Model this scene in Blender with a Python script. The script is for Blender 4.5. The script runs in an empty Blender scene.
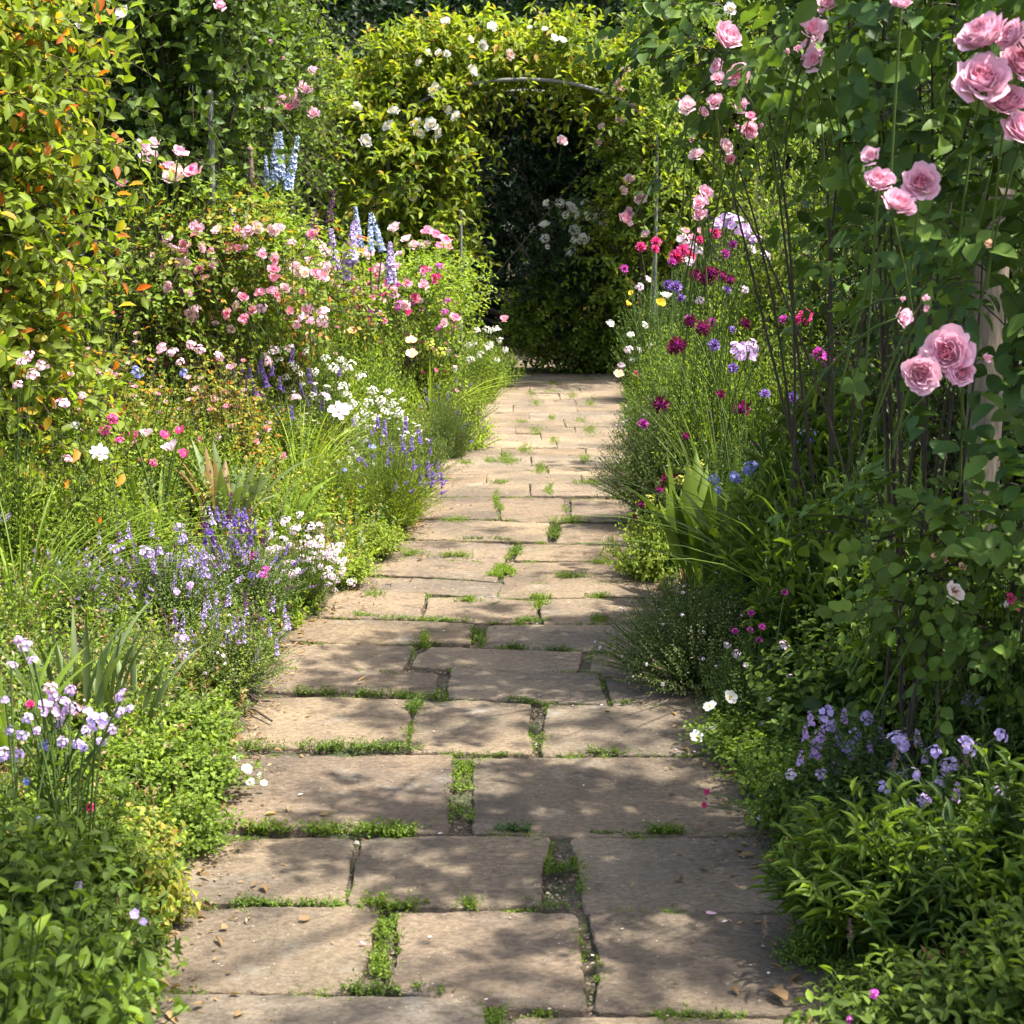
import bpy, math, random
import numpy as np
from mathutils import Vector, Matrix, Quaternion
R = math.radians
C = bpy.data.collections.new('garden'); bpy.context.scene.collection.children.link(C)
sc = bpy.context.scene

# ------------------------------------------------------------------ camera
FP, CH = 1500.0, 1.25
PITCH = math.atan(267 / FP)
cp, sp = math.cos(PITCH), math.sin(PITCH)
cd = bpy.data.cameras.new('camera'); cam = bpy.data.objects.new('camera', cd); C.objects.link(cam)
cam.location = (0, 0, CH); cam.rotation_euler = (R(90) - PITCH, 0, 0)
cd.sensor_width = 36; cd.lens = FP / 1024 * 36; cd.clip_start = 0.05; cd.clip_end = 500
cd.dof.use_dof = True; cd.dof.focus_distance = 5.0; cd.dof.aperture_fstop = 13.0
sc.camera = cam
# ------------------------------------------------------------------ light
SUN = Vector((0.46, -0.12, 1.0)).normalized()
w = bpy.data.worlds.new('World'); sc.world = w; w.use_nodes = True
nt = w.node_tree; bg = nt.nodes['Background']
sky = nt.nodes.new('ShaderNodeTexSky'); sky.sky_type = 'NISHITA'; sky.sun_disc = False
sky.sun_elevation = math.asin(SUN.z); sky.sun_rotation = math.atan2(SUN.x, SUN.y)
sky.air_density = 1.0; sky.dust_density = 4.0; sky.ozone_density = 0.6
nt.links.new(sky.outputs[0], bg.inputs[0]); bg.inputs[1].default_value = 0.15
sl = bpy.data.lights.new('sun', 'SUN'); sun = bpy.data.objects.new('sun', sl); C.objects.link(sun)
sl.energy = 4.7; sl.angle = R(0.8); sl.color = (1.0, 0.95, 0.86)
sun.rotation_euler = SUN.to_track_quat('Z', 'Y').to_euler(); sun.location = (4, 3, 9)
sc.view_settings.view_transform = 'Standard'; sc.view_settings.look = 'None'
sc.view_settings.exposure = 1.45; sc.view_settings.gamma = 1.0
sc.render.engine = 'CYCLES'
sc.cycles.max_bounces = 7; sc.cycles.diffuse_bounces = 3; sc.cycles.transmission_bounces = 4; sc.cycles.glossy_bounces = 2

# ------------------------------------------------------------------ helpers
rng = np.random.default_rng(7); random.seed(7)
def ray(px, py):
    a = (px - 512) / FP; b = (512 - py) / FP
    return Vector((a, cp + b * sp, -sp + b * cp))
def at(px, py, Y):                       # point of the scene seen at a pixel, at distance Y
    d = ray(px, py); return Vector((0, 0, CH)) + d * (Y / d.y)
def gp(px, py, z=0.0):                   # point on the level z seen at a pixel
    d = ray(px, py); return Vector((0, 0, CH)) + d * ((z - CH) / d.z)
EL = [gp(*p) for p in ((110, 1100), (165, 1000), (200, 880), (245, 780), (268, 690), (300, 640), (345, 600), (395, 560), (430, 500), (455, 440), (495, 395), (512, 370), (535, 355))]
ER = [gp(*p) for p in ((870, 1100), (830, 1000), (755, 880), (722, 780), (690, 700), (660, 640), (648, 600), (640, 560), (630, 500), (625, 440), (622, 395), (620, 375), (640, 362))]
def edge(E, y): return float(np.interp(y, [p.y for p in E], [p.x for p in E]))
def gz_arr(x, y):
    x = np.asarray(x, float); y = np.asarray(y, float)
    l = np.interp(y, [p.y for p in EL], [p.x for p in EL]); r = np.interp(y, [p.y for p in ER], [p.x for p in ER])
    d = np.maximum(np.maximum(l - x, x - r), 0.0)
    h = 0.30 * (1 - np.exp(-np.maximum(d - .05, 0) / 0.9))
    return np.where(d > 0.0, -0.015 + h + np.minimum(d, .1) * .3, -0.014) * np.where(y > 17.5, np.clip(1 - (y - 17.5) / 2, 0, 1), 1)
def gz(x, y): return float(gz_arr(x, y))

class G:
    def __init__(s): s.V = []; s.F = {3: [], 4: []}; s.M = {3: [], 4: []}; s.n = 0
    def add(s, V, T=None, Q=None, m=0):
        V = np.asarray(V, np.float32).reshape(-1, 3)
        for k, F in ((3, T), (4, Q)):
            if F is not None and len(F):
                F = np.asarray(F, np.int64).reshape(-1, k) + s.n
                s.F[k].append(F); s.M[k].append(np.full(len(F), m, np.int32))
        s.V.append(V); s.n += len(V)
    def mesh(s, name, mats, smooth=True):
        me = bpy.data.meshes.new(name)
        V = np.concatenate(s.V) if s.V else np.zeros((0, 3), np.float32)
        T = np.concatenate(s.F[3]) if s.F[3] else np.zeros((0, 3), np.int64)
        Q = np.concatenate(s.F[4]) if s.F[4] else np.zeros((0, 4), np.int64)
        me.vertices.add(len(V)); me.vertices.foreach_set('co', V.ravel())
        me.loops.add(T.size + Q.size)
        me.loops.foreach_set('vertex_index', np.concatenate([T.ravel(), Q.ravel()]).astype(np.int32))
        me.polygons.add(len(T) + len(Q))
        st = np.concatenate([np.arange(len(T)) * 3, T.size + np.arange(len(Q)) * 4]).astype(np.int32)
        me.polygons.foreach_set('loop_start', st)
        M = s.M[3] + s.M[4]
        me.polygons.foreach_set('material_index', np.concatenate(M) if M else np.zeros(0, np.int32))
        me.polygons.foreach_set('use_smooth', np.full(len(T) + len(Q), smooth))
        for m in (mats if isinstance(mats, (list, tuple)) else [mats]): me.materials.append(m)
        me.update(calc_edges=True); me.validate()
        return me
def nrm(a): return a / np.maximum(np.linalg.norm(a, axis=-1, keepdims=True), 1e-9)
def obj(name, data, parent=None, loc=(0, 0, 0)):
    o = bpy.data.objects.new(name, data); C.objects.link(o); o.location = loc
    if parent: o.parent = parent
    return o
def tag(o, label=None, cat=None, group=None, kind=None):
    for k, v in (('label', label), ('category', cat), ('group', group), ('kind', kind)):
        if v: o[k] = v
    return o

# leaf templates: x across, y along, z up from the blade
def tm(V, T=(), Q=()): return np.array(V, float), np.array(T, int).reshape(-1, 3), np.array(Q, int).reshape(-1, 4)
T_SM = tm([(0, 0, 0), (-.5, .45, .10), (.5, .45, .10), (0, 1, -.04)], [(0, 3, 1), (0, 2, 3)])
def ovate(rows, fold=.16, droop=.25, wave=0.0):
    V = [(0, 0, 0)]
    for k, (t, hw) in enumerate(rows):
        z = -droop * t * t; wv = wave * (1 if k % 2 else -1)
        V += [(-hw, t, z + fold * hw + wv), (0, t, z), (hw, t, z + fold * hw - wv)]
    V.append((0, 1, -droop)); T = [(0, 2, 1), (0, 3, 2)]; Q = []
    for k in range(len(rows) - 1):
        a = 1 + 3 * k; Q += [(a, a + 1, a + 4, a + 3), (a + 1, a + 2, a + 5, a + 4)]
    a = 1 + 3 * (len(rows) - 1); n = len(V) - 1
    T += [(a, a + 1, n), (a + 1, a + 2, n)]
    return tm(V, T, Q)
T_OV = ovate([(.3, .42), (.65, .40)], .35, .2)
T_HI = ovate([(.12, .28), (.32, .48), (.55, .5), (.78, .34), (.92, .15)], .3, .25, .012)
T_LAN = ovate([(.25, .40), (.6, .42)], .4, .35)
T_HEART = ovate([(.02, .36), (.2, .54), (.45, .5), (.75, .26)], .25, .3, .02)
T_PET = tm([(-.16, 0, 0), (.16, 0, 0), (-.5, .6, .05), (.5, .6, .05), (-.28, .96, .0), (.28, .96, .0), (0, .5, -.05)],
           [(0, 1, 6), (1, 3, 6), (3, 5, 6), (5, 4, 6), (4, 2, 6), (2, 0, 6)])
def inst(g, tp, pos, d, up, L, W, m=0):
    N = len(pos)
    if N == 0: return
    L = np.broadcast_to(np.asarray(L, float), (N,)); W = np.broadcast_to(np.asarray(W, float), (N,))
    d = nrm(d); up = np.broadcast_to(up, d.shape)
    n = up - (up * d).sum(1, keepdims=True) * d
    n = nrm(np.where(np.linalg.norm(n, axis=1, keepdims=True) < 1e-3, np.array([[1.0, .1, 0]]), n))
    sd = np.cross(d, n)
    V, T, Q = tp; k = len(V)
    P = pos[:, None, :] + sd[:, None, :] * (W[:, None] * V[None, :, 0])[..., None] \
        + d[:, None, :] * (L[:, None] * V[None, :, 1])[..., None] + n[:, None, :] * (L[:, None] * V[None, :, 2])[..., None]
    off = (np.arange(N) * k)[:, None, None]
    g.add(P, (T[None] + off).reshape(-1, 3) if len(T) else None, (Q[None] + off).reshape(-1, 4) if len(Q) else None, m)
def tubes(g, P, rad, sides=3, m=0):      # P (n,k,3) polylines, rad (k,) or (n,k)
    P = np.asarray(P, float); n, k, _ = P.shape
    rad = np.broadcast_to(np.asarray(rad, float), (n, k))
    t = nrm(np.gradient(P, axis=1))
    ref = np.where(np.abs(t[..., 2:3]) > .8, np.array([1.0, 0, 0]), np.array([0, 0, 1.0]))
    a = nrm(np.cross(t, ref)); b = np.cross(t, a)
    an = np.arange(sides) * 2 * np.pi / sides
    V = P[:, :, None, :] + rad[:, :, None, None] * (a[:, :, None, :] * np.cos(an)[None, None, :, None] + b[:, :, None, :] * np.sin(an)[None, None, :, None])
    i = np.arange(k - 1)[:, None] * sides; j = np.arange(sides)[None]; j2 = (j + 1) % sides
    q = np.stack([i + j, i + j2, i + sides + j2, i + sides + j], -1).reshape(-1, 4)
    Q = (q[None] + (np.arange(n) * k * sides)[:, None, None]).reshape(-1, 4)
    g.add(V, None, Q, m)
def bez(P0, P1, P2, t):                  # (n,3) x3, t (n,m) -> (n,m,3), tangents
    t = t[..., None]; P0, P1, P2 = P0[:, None], P1[:, None], P2[:, None]
    p = (1 - t) ** 2 * P0 + 2 * t * (1 - t) * P1 + t * t * P2
    return p, nrm(2 * (1 - t) * (P1 - P0) + 2 * t * (P2 - P1))
def shoots(gl, gs, P0, P1, P2, nl, L, W, tp=T_SM, t0=.15, t1=1.0, ang=60, r=.003, compound=0, rnd=None, upz=.6, taper=.4, m=0, sides=3, ks=5, ms=0, jit=.25, droop=0.0):
    rnd = rnd or rng; n = len(P0)
    if gs is not None:
        kt = np.linspace(0, 1, ks)[None].repeat(n, 0)
        tubes(gs, bez(P0, P1, P2, kt)[0], np.linspace(r, r * .4, ks), sides, ms)
    t = np.linspace(t0, t1, nl)[None].repeat(n, 0) + rnd.uniform(-.5, .5, (n, nl)) * (t1 - t0) / nl
    t = np.clip(t, 0, 1); p, tg = bez(P0, P1, P2, t)
    ref = np.where(np.abs(tg[..., 2:3]) > .9, np.array([1.0, 0, 0]), np.array([0, 0, 1.0]))
    a = nrm(np.cross(tg, ref)); b = np.cross(tg, a)
    ph = np.arange(nl)[None] * 2.4 + rnd.uniform(0, 6.28, (n, 1)) + rnd.uniform(-.5, .5, (n, nl))
    ra = a * np.cos(ph)[..., None] + b * np.sin(ph)[..., None]
    an = R(ang) * rnd.uniform(.65, 1.25, (n, nl))[..., None]
    d = tg * np.cos(an) + ra * np.sin(an); d[..., 2] -= droop
    d = nrm(d + rnd.normal(0, jit * .5, d.shape)).reshape(-1, 3)
    up = nrm(tg.reshape(-1, 3) * (1 - upz) + np.array([0, 0, upz]) + rnd.normal(0, jit, (n * nl, 3)))
    sc_ = (1 - taper * t.ravel()) * rnd.uniform(.65, 1.15, n * nl)
    p = p.reshape(-1, 3)
    if not compound: inst(gl, tp, p, d, up, L * sc_, W * sc_, m); return
    side = nrm(np.cross(d, up)); LL = L * sc_
    rach = 1.9 * LL                     # five leaflets on one stalk
    for (f, s) in ((1.0, 0), (.72, 1), (.72, -1), (.38, 1), (.38, -1))[:compound]:
        q = p + d * (rach * f)[:, None]; q[:, 2] -= rach * f * f * .22
        dd = d if s == 0 else nrm(d * .45 + side * s + rnd.normal(0, .1, d.shape))
        inst(gl, tp, q, dd, nrm(up + rnd.normal(0, .18, up.shape)), LL * (1.0 if s == 0 else .85), W * sc_, m)
def dome(n, Rr, H, base=.35, lean=1.0, top=.75, rnd=None, upw=.5, pw=.6):
    """shoots of a mound: roots in a disc, tips over a dome; upw pushes the middle point up"""
    rnd = rnd or rng
    az = rnd.uniform(0, 2 * np.pi, n); q = rnd.uniform(0, 1, n) ** pw
    P0 = np.stack([np.cos(az) * q * Rr * base, np.sin(az) * q * Rr * base, np.zeros(n)], 1)
    h = H * np.sqrt(np.maximum(1 - (q * lean) ** 2 * (1 - (1 - top) ** 2), .03)) * rnd.uniform(.5, 1.12, n) ** .8
    az2 = az + rnd.normal(0, .25, n)
    P2 = np.stack([np.cos(az2) * q * Rr, np.sin(az2) * q * Rr, h], 1)
    P1 = P0 * .6 + P2 * .4; P1[:, 2] = h * (upw + .1 * rnd.uniform(0, 1, n))
    return P0, P1, P2
# ------------------------------------------------------------------ materials
def newmat(name):
    m = bpy.data.materials.new(name); m.use_nodes = True; n = m.node_tree.nodes; n.clear()
    return m, n, m.node_tree.links
def ramp(n, cols):
    r = n.new('ShaderNodeValToRGB'); e = r.color_ramp.elements
    cols = [(p, (*c, 1)) for p, c in cols]
    e[0].position, e[0].color = cols[0]; e[1].position, e[1].color = cols[-1]
    for p, c in cols[1:-1]: x = e.new(p); x.color = c
    return r
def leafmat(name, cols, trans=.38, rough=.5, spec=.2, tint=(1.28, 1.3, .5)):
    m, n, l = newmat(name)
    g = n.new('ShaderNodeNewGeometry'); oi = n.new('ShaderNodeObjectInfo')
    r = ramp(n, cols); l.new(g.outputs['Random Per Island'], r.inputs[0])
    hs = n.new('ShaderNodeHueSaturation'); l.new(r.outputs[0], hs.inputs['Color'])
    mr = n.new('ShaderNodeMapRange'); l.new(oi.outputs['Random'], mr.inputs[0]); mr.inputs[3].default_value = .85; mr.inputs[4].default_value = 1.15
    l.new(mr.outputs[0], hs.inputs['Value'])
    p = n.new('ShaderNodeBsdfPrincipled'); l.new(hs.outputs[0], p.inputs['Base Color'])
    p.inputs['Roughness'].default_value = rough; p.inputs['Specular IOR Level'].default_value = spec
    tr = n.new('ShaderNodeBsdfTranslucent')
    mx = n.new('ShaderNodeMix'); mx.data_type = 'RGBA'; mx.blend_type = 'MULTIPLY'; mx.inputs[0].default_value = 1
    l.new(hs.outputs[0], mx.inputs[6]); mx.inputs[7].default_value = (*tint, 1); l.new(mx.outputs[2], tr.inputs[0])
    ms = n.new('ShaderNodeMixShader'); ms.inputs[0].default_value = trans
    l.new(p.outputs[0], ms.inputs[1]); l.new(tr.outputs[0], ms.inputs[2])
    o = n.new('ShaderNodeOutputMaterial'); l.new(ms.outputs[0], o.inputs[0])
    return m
def spread(c, k=.35, extra=()):          # a ramp of tones around a leaf colour
    a = tuple(x * (1 - k) for x in c); b = tuple(x * (1 + k) for x in c)
    return [(0, a), (.5, c), (.86, b)] + list(extra or [(1, (b[0] * 1.25, b[1] * 1.1, b[2]))])
def petmat(name, c, k=.12, trans=.35, rough=.55):
    c2 = tuple(min(.95, x * (1 + k)) for x in c); c0 = tuple(x * (1 - k * 1.5) for x in c)
    return leafmat(name, [(0, c0), (.5, c), (1, c2)], trans, rough, .2, (1.1, 1.05, 1.05))
def woodmat(name, c, scale=30):
    m, n, l = newmat(name); p = n.new('ShaderNodeBsdfPrincipled'); o = n.new('ShaderNodeOutputMaterial')
    tc = n.new('ShaderNodeTexCoord'); mp = n.new('ShaderNodeMapping'); mp.inputs['Scale'].default_value = (scale, scale, scale * .15)
    no = n.new('ShaderNodeTexNoise'); no.inputs['Detail'].default_value = 5
    l.new(tc.outputs['Object'], mp.inputs[0]); l.new(mp.outputs[0], no.inputs[0])
    r = ramp(n, [(.3, tuple(x * .55 for x in c)), (.7, tuple(x * 1.3 for x in c))]); l.new(no.outputs[0], r.inputs[0])
    l.new(r.outputs[0], p.inputs['Base Color']); p.inputs['Roughness'].default_value = .8
    b = n.new('ShaderNodeBump'); b.inputs['Strength'].default_value = .5; b.inputs['Distance'].default_value = .005
    l.new(no.outputs[0], b.inputs['Height']); l.new(b.outputs[0], p.inputs['Normal']); l.new(p.outputs[0], o.inputs[0])
    return m
LM = {k: leafmat('leaf_' + k, spread(c, s, e), t) for k, c, s, e, t in (
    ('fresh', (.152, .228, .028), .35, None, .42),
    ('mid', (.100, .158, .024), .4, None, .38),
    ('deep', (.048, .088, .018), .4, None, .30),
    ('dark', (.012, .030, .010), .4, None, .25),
    ('lime', (.260, .345, .040), .3, [(1, (.38, .42, .06))], .48),
    ('grey', (.140, .190, .070), .35, [(1, (.22, .26, .15))], .3),
    ('blue', (.060, .115, .030), .3, None, .3),
    ('gold', (.270, .270, .050), .3, [(1, (.50, .28, .07))], .4),
    ('bronze', (.190, .260, .028), .35, [(.93, (.55, .36, .04)), (.96, (.60, .24, .04)), (1, (.50, .10, .03))], .5),
    ('rust', (.210, .240, .035), .45, [(.84, (.46, .30, .05)), (.93, (.52, .20, .05)), (1, (.48, .10, .06))], .4),
    ('rose', (.105, .175, .032), .35, None, .32),
    ('olive', (.130, .165, .055), .4, [(.92, (.24, .24, .12)), (1, (.42, .32, .28))], .3),
    ('arch', (.265, .330, .030), .4, [(.9, (.38, .36, .05)), (1, (.45, .26, .07))], .5),
    ('moss', (.120, .190, .030), .4, [(1, (.26, .28, .05))], .35),
    ('dry', (.260, .170, .080), .4, [(1, (.45, .33, .18))], .25))}
STEM = leafmat('stem_green', spread((.09, .14, .035), .3), .15)
STEMB = woodmat('stem_brown', (.055, .040, .026), 40)
BARK = woodmat('bark', (.085, .065, .045), 14)
METAL = woodmat('weathered_metal', (.16, .16, .15), 30)
PM = {k: petmat('petal_' + k, c, s) for k, c, s in (
    ('pink', (.92, .57, .69), .10), ('pinkdeep', (.90, .41, .54), .12), ('pale', (.90, .68, .70), .08), ('blush', (.88, .72, .66), .08),
    ('hot', (.78, .08, .30), .25), ('red', (.62, .03, .09), .3), ('white', (.90, .88, .82), .06), ('cream', (.86, .78, .55), .08),
    ('delph', (.64, .54, .84), .15), ('paleblue', (.50, .60, .84), .15), ('violet', (.30, .19, .58), .25), ('lilac', (.60, .46, .86), .15), ('mauve', (.66, .45, .76), .15), ('plum', (.16, .05, .16), .4),
    ('maroon', (.16, .015, .05), .35), ('magenta', (.58, .08, .46), .25), ('blue', (.30, .34, .75), .2), ('coral', (.88, .36, .24), .2),
    ('yellow', (.85, .68, .08), .12), ('peach', (.86, .55, .38), .12), ('limef', (.58, .62, .10), .15), ('pinkwhite', (.88, .74, .82), .12),
    ('brown', (.36, .22, .13), .3), ('dryseed', (.22, .17, .15), .3))}

# ------------------------------------------------------------------ blooms (radius 1, opening along +Z)
def fl(g, pos, nr, r, n=5, tilt=.35, m=0, mc=None, w=.95, rnd=None):
    rnd = rnd or rng; N = len(pos); nr = nrm(nr)
    ref = np.where(np.abs(nr[:, 2:3]) > .9, np.array([1.0, 0, 0]), np.array([0, 0, 1.0]))
    a = nrm(np.cross(nr, ref)); b = np.cross(nr, a); p0 = rnd.uniform(0, 6.28, N)
    r = np.broadcast_to(r, (N,))
    for k in range(n):
        ph = p0 + k * 2 * np.pi / n + rnd.normal(0, .08, N)
        ra = a * np.cos(ph)[:, None] + b * np.sin(ph)[:, None]
        tl = tilt + rnd.normal(0, .12, N)
        inst(g, T_PET, pos + ra * (r * .08)[:, None], ra * np.cos(tl)[:, None] + nr * np.sin(tl)[:, None], nr, r * rnd.uniform(.85, 1.05, N), r * w * (5 / max(n, 4)) ** .5, m)
    if mc is not None:
        for k in range(3):
            ph = p0 + k * 2.1; ra = a * np.cos(ph)[:, None] + b * np.sin(ph)[:, None]
            inst(g, T_PET, pos + nr * (r * .1)[:, None], ra * .8 + nr * .7, nr, r * .25, r * .28, mc)
def sphere_pts(n, zmin=-.2, rnd=None):
    rnd = rnd or rng; i = np.arange(n) + .5; z = 1 - (1 - zmin) * i / n; ph = i * 2.39996
    s = np.sqrt(np.maximum(1 - z * z, 0)); P = np.stack([np.cos(ph) * s, np.sin(ph) * s, z], 1)
    return nrm(P + rnd.normal(0, .08, P.shape))
def rose(g, npet=34, cup=1.0, seed=0, mi=0, mo=1, nu=7, nv=6):
    rn = np.random.default_rng(seed); u = np.linspace(-1, 1, nu)[None]; v = np.linspace(0, 1, nv)[:, None]
    for i in range(npet):
        f = i / (npet - 1); an = i * 2.39996 + rn.uniform(-.25, .25)
        t0, t1 = .15 + 1.2 * f ** .8, (-.75 + 1.25 * f) / cup ** .5
        tl = (t0 + (t1 - t0) * v ** .8 + .7 * f ** 2 * np.maximum(v - .75, 0) * 4) / cup ** .4
        ln = .52 + .34 * f; st = ln / (nv - 1)
        rr = .03 + .14 * f + np.cumsum(np.sin(tl), 0) * st; zz = -.12 * f + np.cumsum(np.cos(tl), 0) * st
        hw = (1.35 - .62 * f) * rn.uniform(.85, 1.15)
        wd = np.sin(np.clip(v * 1.25 + .22, 0, 1.57)) * (1 - .25 * np.maximum(v - .8, 0) * 5)
        a = an + u * hw * wd + .12 * np.sin(v * 3)
        ruf = (rn.uniform(-.06, .06, (1, nu)) + .05 * np.sin(u * 4 + rn.uniform(0, 6))) * v ** 2
        dz = -.12 * (u ** 2) * v ** 1.5 * (.4 + f)
        r2 = rr + ruf * (1 if f > .3 else .5) + (.05 * (np.abs(u) ** 3) * v * (1 if i % 2 else -1))
        r2 = np.maximum(r2, .01)
        P = np.stack([np.cos(a) * r2, np.sin(a) * r2, zz + dz + ruf * .6 + 0 * a], -1)
        k = np.arange(nv - 1)[:, None] * nu + np.arange(nu - 1)[None]
        g.add(P, None, np.stack([k, k + 1, k + nu + 1, k + nu], -1).reshape(-1, 4), mi if f < .45 else mo)
BL = {}
def reg(name, mats, fn, nv=2):
    L = []
    for s in range(nv):
        g = G(); fn(g, np.random.default_rng(s + 11)); L.append(g.mesh(name, mats))
    BL[name] = L
def sepals(g, r=.5, m=2, z=-.1):
    an = np.arange(5) * 1.2566; d = np.stack([np.cos(an), np.sin(an), np.full(5, -.1)], 1)
    inst(g, T_LAN, np.tile([[0, 0, z]], (5, 1)) + d * .05, d, np.array([[0, 0, 1.0]]), r, r * .4, m)
def b_rose(np_, cup):
    def f(g, r): rose(g, np_, cup, int(r.integers(999))); sepals(g)
    return f
def b_var(g, r): rose(g, int(r.integers(34, 48)), float(r.choice([.9, 1.0, 1.12, 1.25])), int(r.integers(999))); sepals(g)
def b_bud(g, r): rose(g, 9, 6.0, int(r.integers(999)), nu=5, nv=5); sepals(g, .55, 2, -.02)
reg('rose_pink', [PM['pinkdeep'], PM['pink'], STEM], b_var, 7)
reg('rose_small', [PM['pinkdeep'], PM['pink'], STEM], b_rose(16, 1.1), 2)
reg('rose_deep', [PM['hot'], PM['pinkdeep'], STEM], b_rose(16, 1.1), 2)
reg('rose_pale', [PM['pink'], PM['pale'], STEM], b_rose(22, 1.1), 2)
reg('rose_white', [PM['cream'], PM['white'], STEM], b_rose(20, 1.05), 2)
reg('rose_blush', [PM['peach'], PM['blush'], STEM], b_rose(22, 1.1), 2)
reg('rose_coral', [PM['coral'], PM['pinkdeep'], STEM], b_rose(14, 1.1), 2)
reg('rose_red', [PM['red'], PM['hot'], STEM], b_rose(14, 1.1), 2)
reg('rose_faded', [PM['brown'], PM['blush'], STEM], b_rose(13, .95), 2)
reg('bud_pink', [PM['pinkdeep'], PM['pink'], STEM], b_bud, 2)
reg('bud_faded', [PM['brown'], PM['peach'], STEM], b_bud, 1)
def tul(g, r):
    rose(g, 9, 2.6, int(r.integers(999)), nu=6, nv=5)
reg('tulip', [PM['pinkdeep'], PM['hot'], STEM], tul, 2)
reg('tulip_white', [PM['pinkdeep'], PM['pinkwhite'], STEM], tul, 2)
def head(n, rad, fr, npt, flat=.6, zmin=.1, mc=1, w=.95):
    def f(g, r):
        s = sphere_pts(n, zmin, r); s = nrm(s + r.normal(0, .22, s.shape)); P = s * rad * r.uniform(.7, 1.2, (n, 1)); P[:, 2] *= flat
        fl(g, P, s + np.array([0, 0, .3]), fr * r.uniform(.8, 1.1, n), npt, .2, 0, mc, w, r)
        tubes(g, np.stack([np.zeros((n, 3)) + [0, 0, -.5], P * .5 + [0, 0, -.1], P], 1), .02, 3, 2)
    return f
for nm, c, ce in (('lilac', 'lilac', 'yellow'), ('mauve', 'mauve', 'white'), ('pinkwhite', 'pinkwhite', 'pinkdeep'), ('white', 'white', 'limef'), ('blue', 'blue', 'white'), ('hot', 'hot', 'pale'), ('red', 'red', 'hot'), ('magenta', 'magenta', 'pale'), ('pink', 'pink', 'white')):
    reg('head_' + nm, [PM[c], PM[ce], STEM], head(8, .78, .40, 5, .5, .25), 3)
reg('cluster_white', [PM['white'], PM['limef'], STEM], head(20, .9, .2, 4, .4, .2), 2)
reg('cluster_pinkwhite', [PM['pinkwhite'], PM['pinkdeep'], STEM], head(15, .9, .25, 5, .4, .25), 2)
reg('cluster_lime', [PM['limef'], PM['yellow'], STEM], head(20, .85, .22, 4, .55, 0), 2)
reg('snowball', [PM['white'], PM['limef'], STEM], head(48, .88, .24, 4, .9, -.6), 2)
def single(npt, tilt, w=.95):
    def f(g, r):
        fl(g, np.zeros((1, 3)), np.array([[0, 0, 1.0]]), 1.0, npt, tilt, 0, 1, w, r)
        P = r.normal(0, .1, (10, 3)); P[:, 2] = .05
        inst(g, T_SM, P, r.normal(0, .5, (10, 3)) + [0, 0, 1], np.array([[1.0, 0, 0]]), .2, .08, 1)
    return f
reg('open_white', [PM['white'], PM['yellow']], single(6, .25), 2)
reg('open_pink', [PM['pinkwhite'], PM['pink']], single(8, .2, .7), 2)
reg('open_lilac', [PM['lilac'], PM['white']], single(5, .15), 2)
reg('open_magenta', [PM['magenta'], PM['pale']], single(5, .3), 2)
reg('open_coral', [PM['peach'], PM['yellow']], single(6, .5), 2)
reg('poppy_yellow', [PM['yellow'], PM['yellow']], single(5, .9), 2)
reg('poppy_hot', [PM['hot'], PM['red']], single(6, .6), 2)
def spike(L, n, fr, npt, r0, tilt=.5, bare=0.0, mtip=None):
    def f(g, r):
        t = np.sort(r.uniform(0, 1, n)) ** r.uniform(.8, 1.3); ph = np.arange(n) * 2.4 + r.uniform(0, .5, n)
        rr = r0 * (1 - t ** 2.5 * .75) * r.uniform(.75, 1.2, n); P = np.stack([np.cos(ph) * rr, np.sin(ph) * rr, t * L], 1)
        d = np.stack([np.cos(ph), np.sin(ph), .4 + r.normal(0, .35, n)], 1)
        fl(g, P, d, fr * (1 - .55 * t), npt, tilt, 0, None, .9, r)
        tubes(g, np.array([[[0, 0, -.3], [0, 0, L * .5], [0, 0, L]]]), .05, 4, 1)
        P2 = P * [.4, .4, 1]; inst(g, T_SM, P2, d, np.array([[0, 0, 1.0]]), rr * 1.3 + .05, .12, 1)
    return f
reg('spike_lavender', [PM['violet'], PM['dryseed']], spike(3.6, 44, .42, 3, .35), 3)
reg('spike_catmint', [PM['lilac'], PM['dryseed']], spike(4.2, 22, .42, 4, .4), 3)
reg('spike_violet', [PM['violet'], PM['plum']], spike(4.0, 26, .55, 4, .35), 3)
reg('spike_plum', [PM['plum'], PM['dryseed']], spike(6.0, 40, .4, 3, .4), 2)
reg('spike_mauve', [PM['mauve'], PM['dryseed']], spike(3.2, 18, .6, 4, .45), 3)
reg('spike_delphinium', [PM['delph'], PM['plum']], spike(5.6, 70, .50, 5, .55, .15), 3)
reg('spike_blue', [PM['paleblue'], STEM], spike(6.5, 70, .42, 5, .42, .15), 3)
reg('spike_dry', [PM['dryseed'], PM['brown']], spike(4.5, 40, .3, 3, .4), 2)
def pom(n, zmin=-.4, L=.55):
    def f(g, r):
        s = sphere_pts(n, zmin, r); inst(g, T_PET, s * .45, s + r.normal(0, .25, s.shape), sphere_pts(n, -1, r), L * r.uniform(.7, 1.1, n), .32, 0)
        inst(g, T_PET, s * .1, s, sphere_pts(n, -1, r), .45, .3, 1)
    return f
reg('pom_plum', [PM['maroon'], PM['magenta']], pom(46), 2)
reg('pom_magenta', [PM['magenta'], PM['maroon']], pom(46), 2)
reg('pom_hot', [PM['hot'], PM['red']], pom(46), 2)
reg('pom_pale', [PM['pale'], PM['pink']], pom(60), 2)
reg('pom_cream', [PM['cream'], PM['peach']], pom(46), 2)
reg('pom_violet', [PM['violet'], PM['plum']], pom(40), 2)
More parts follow.
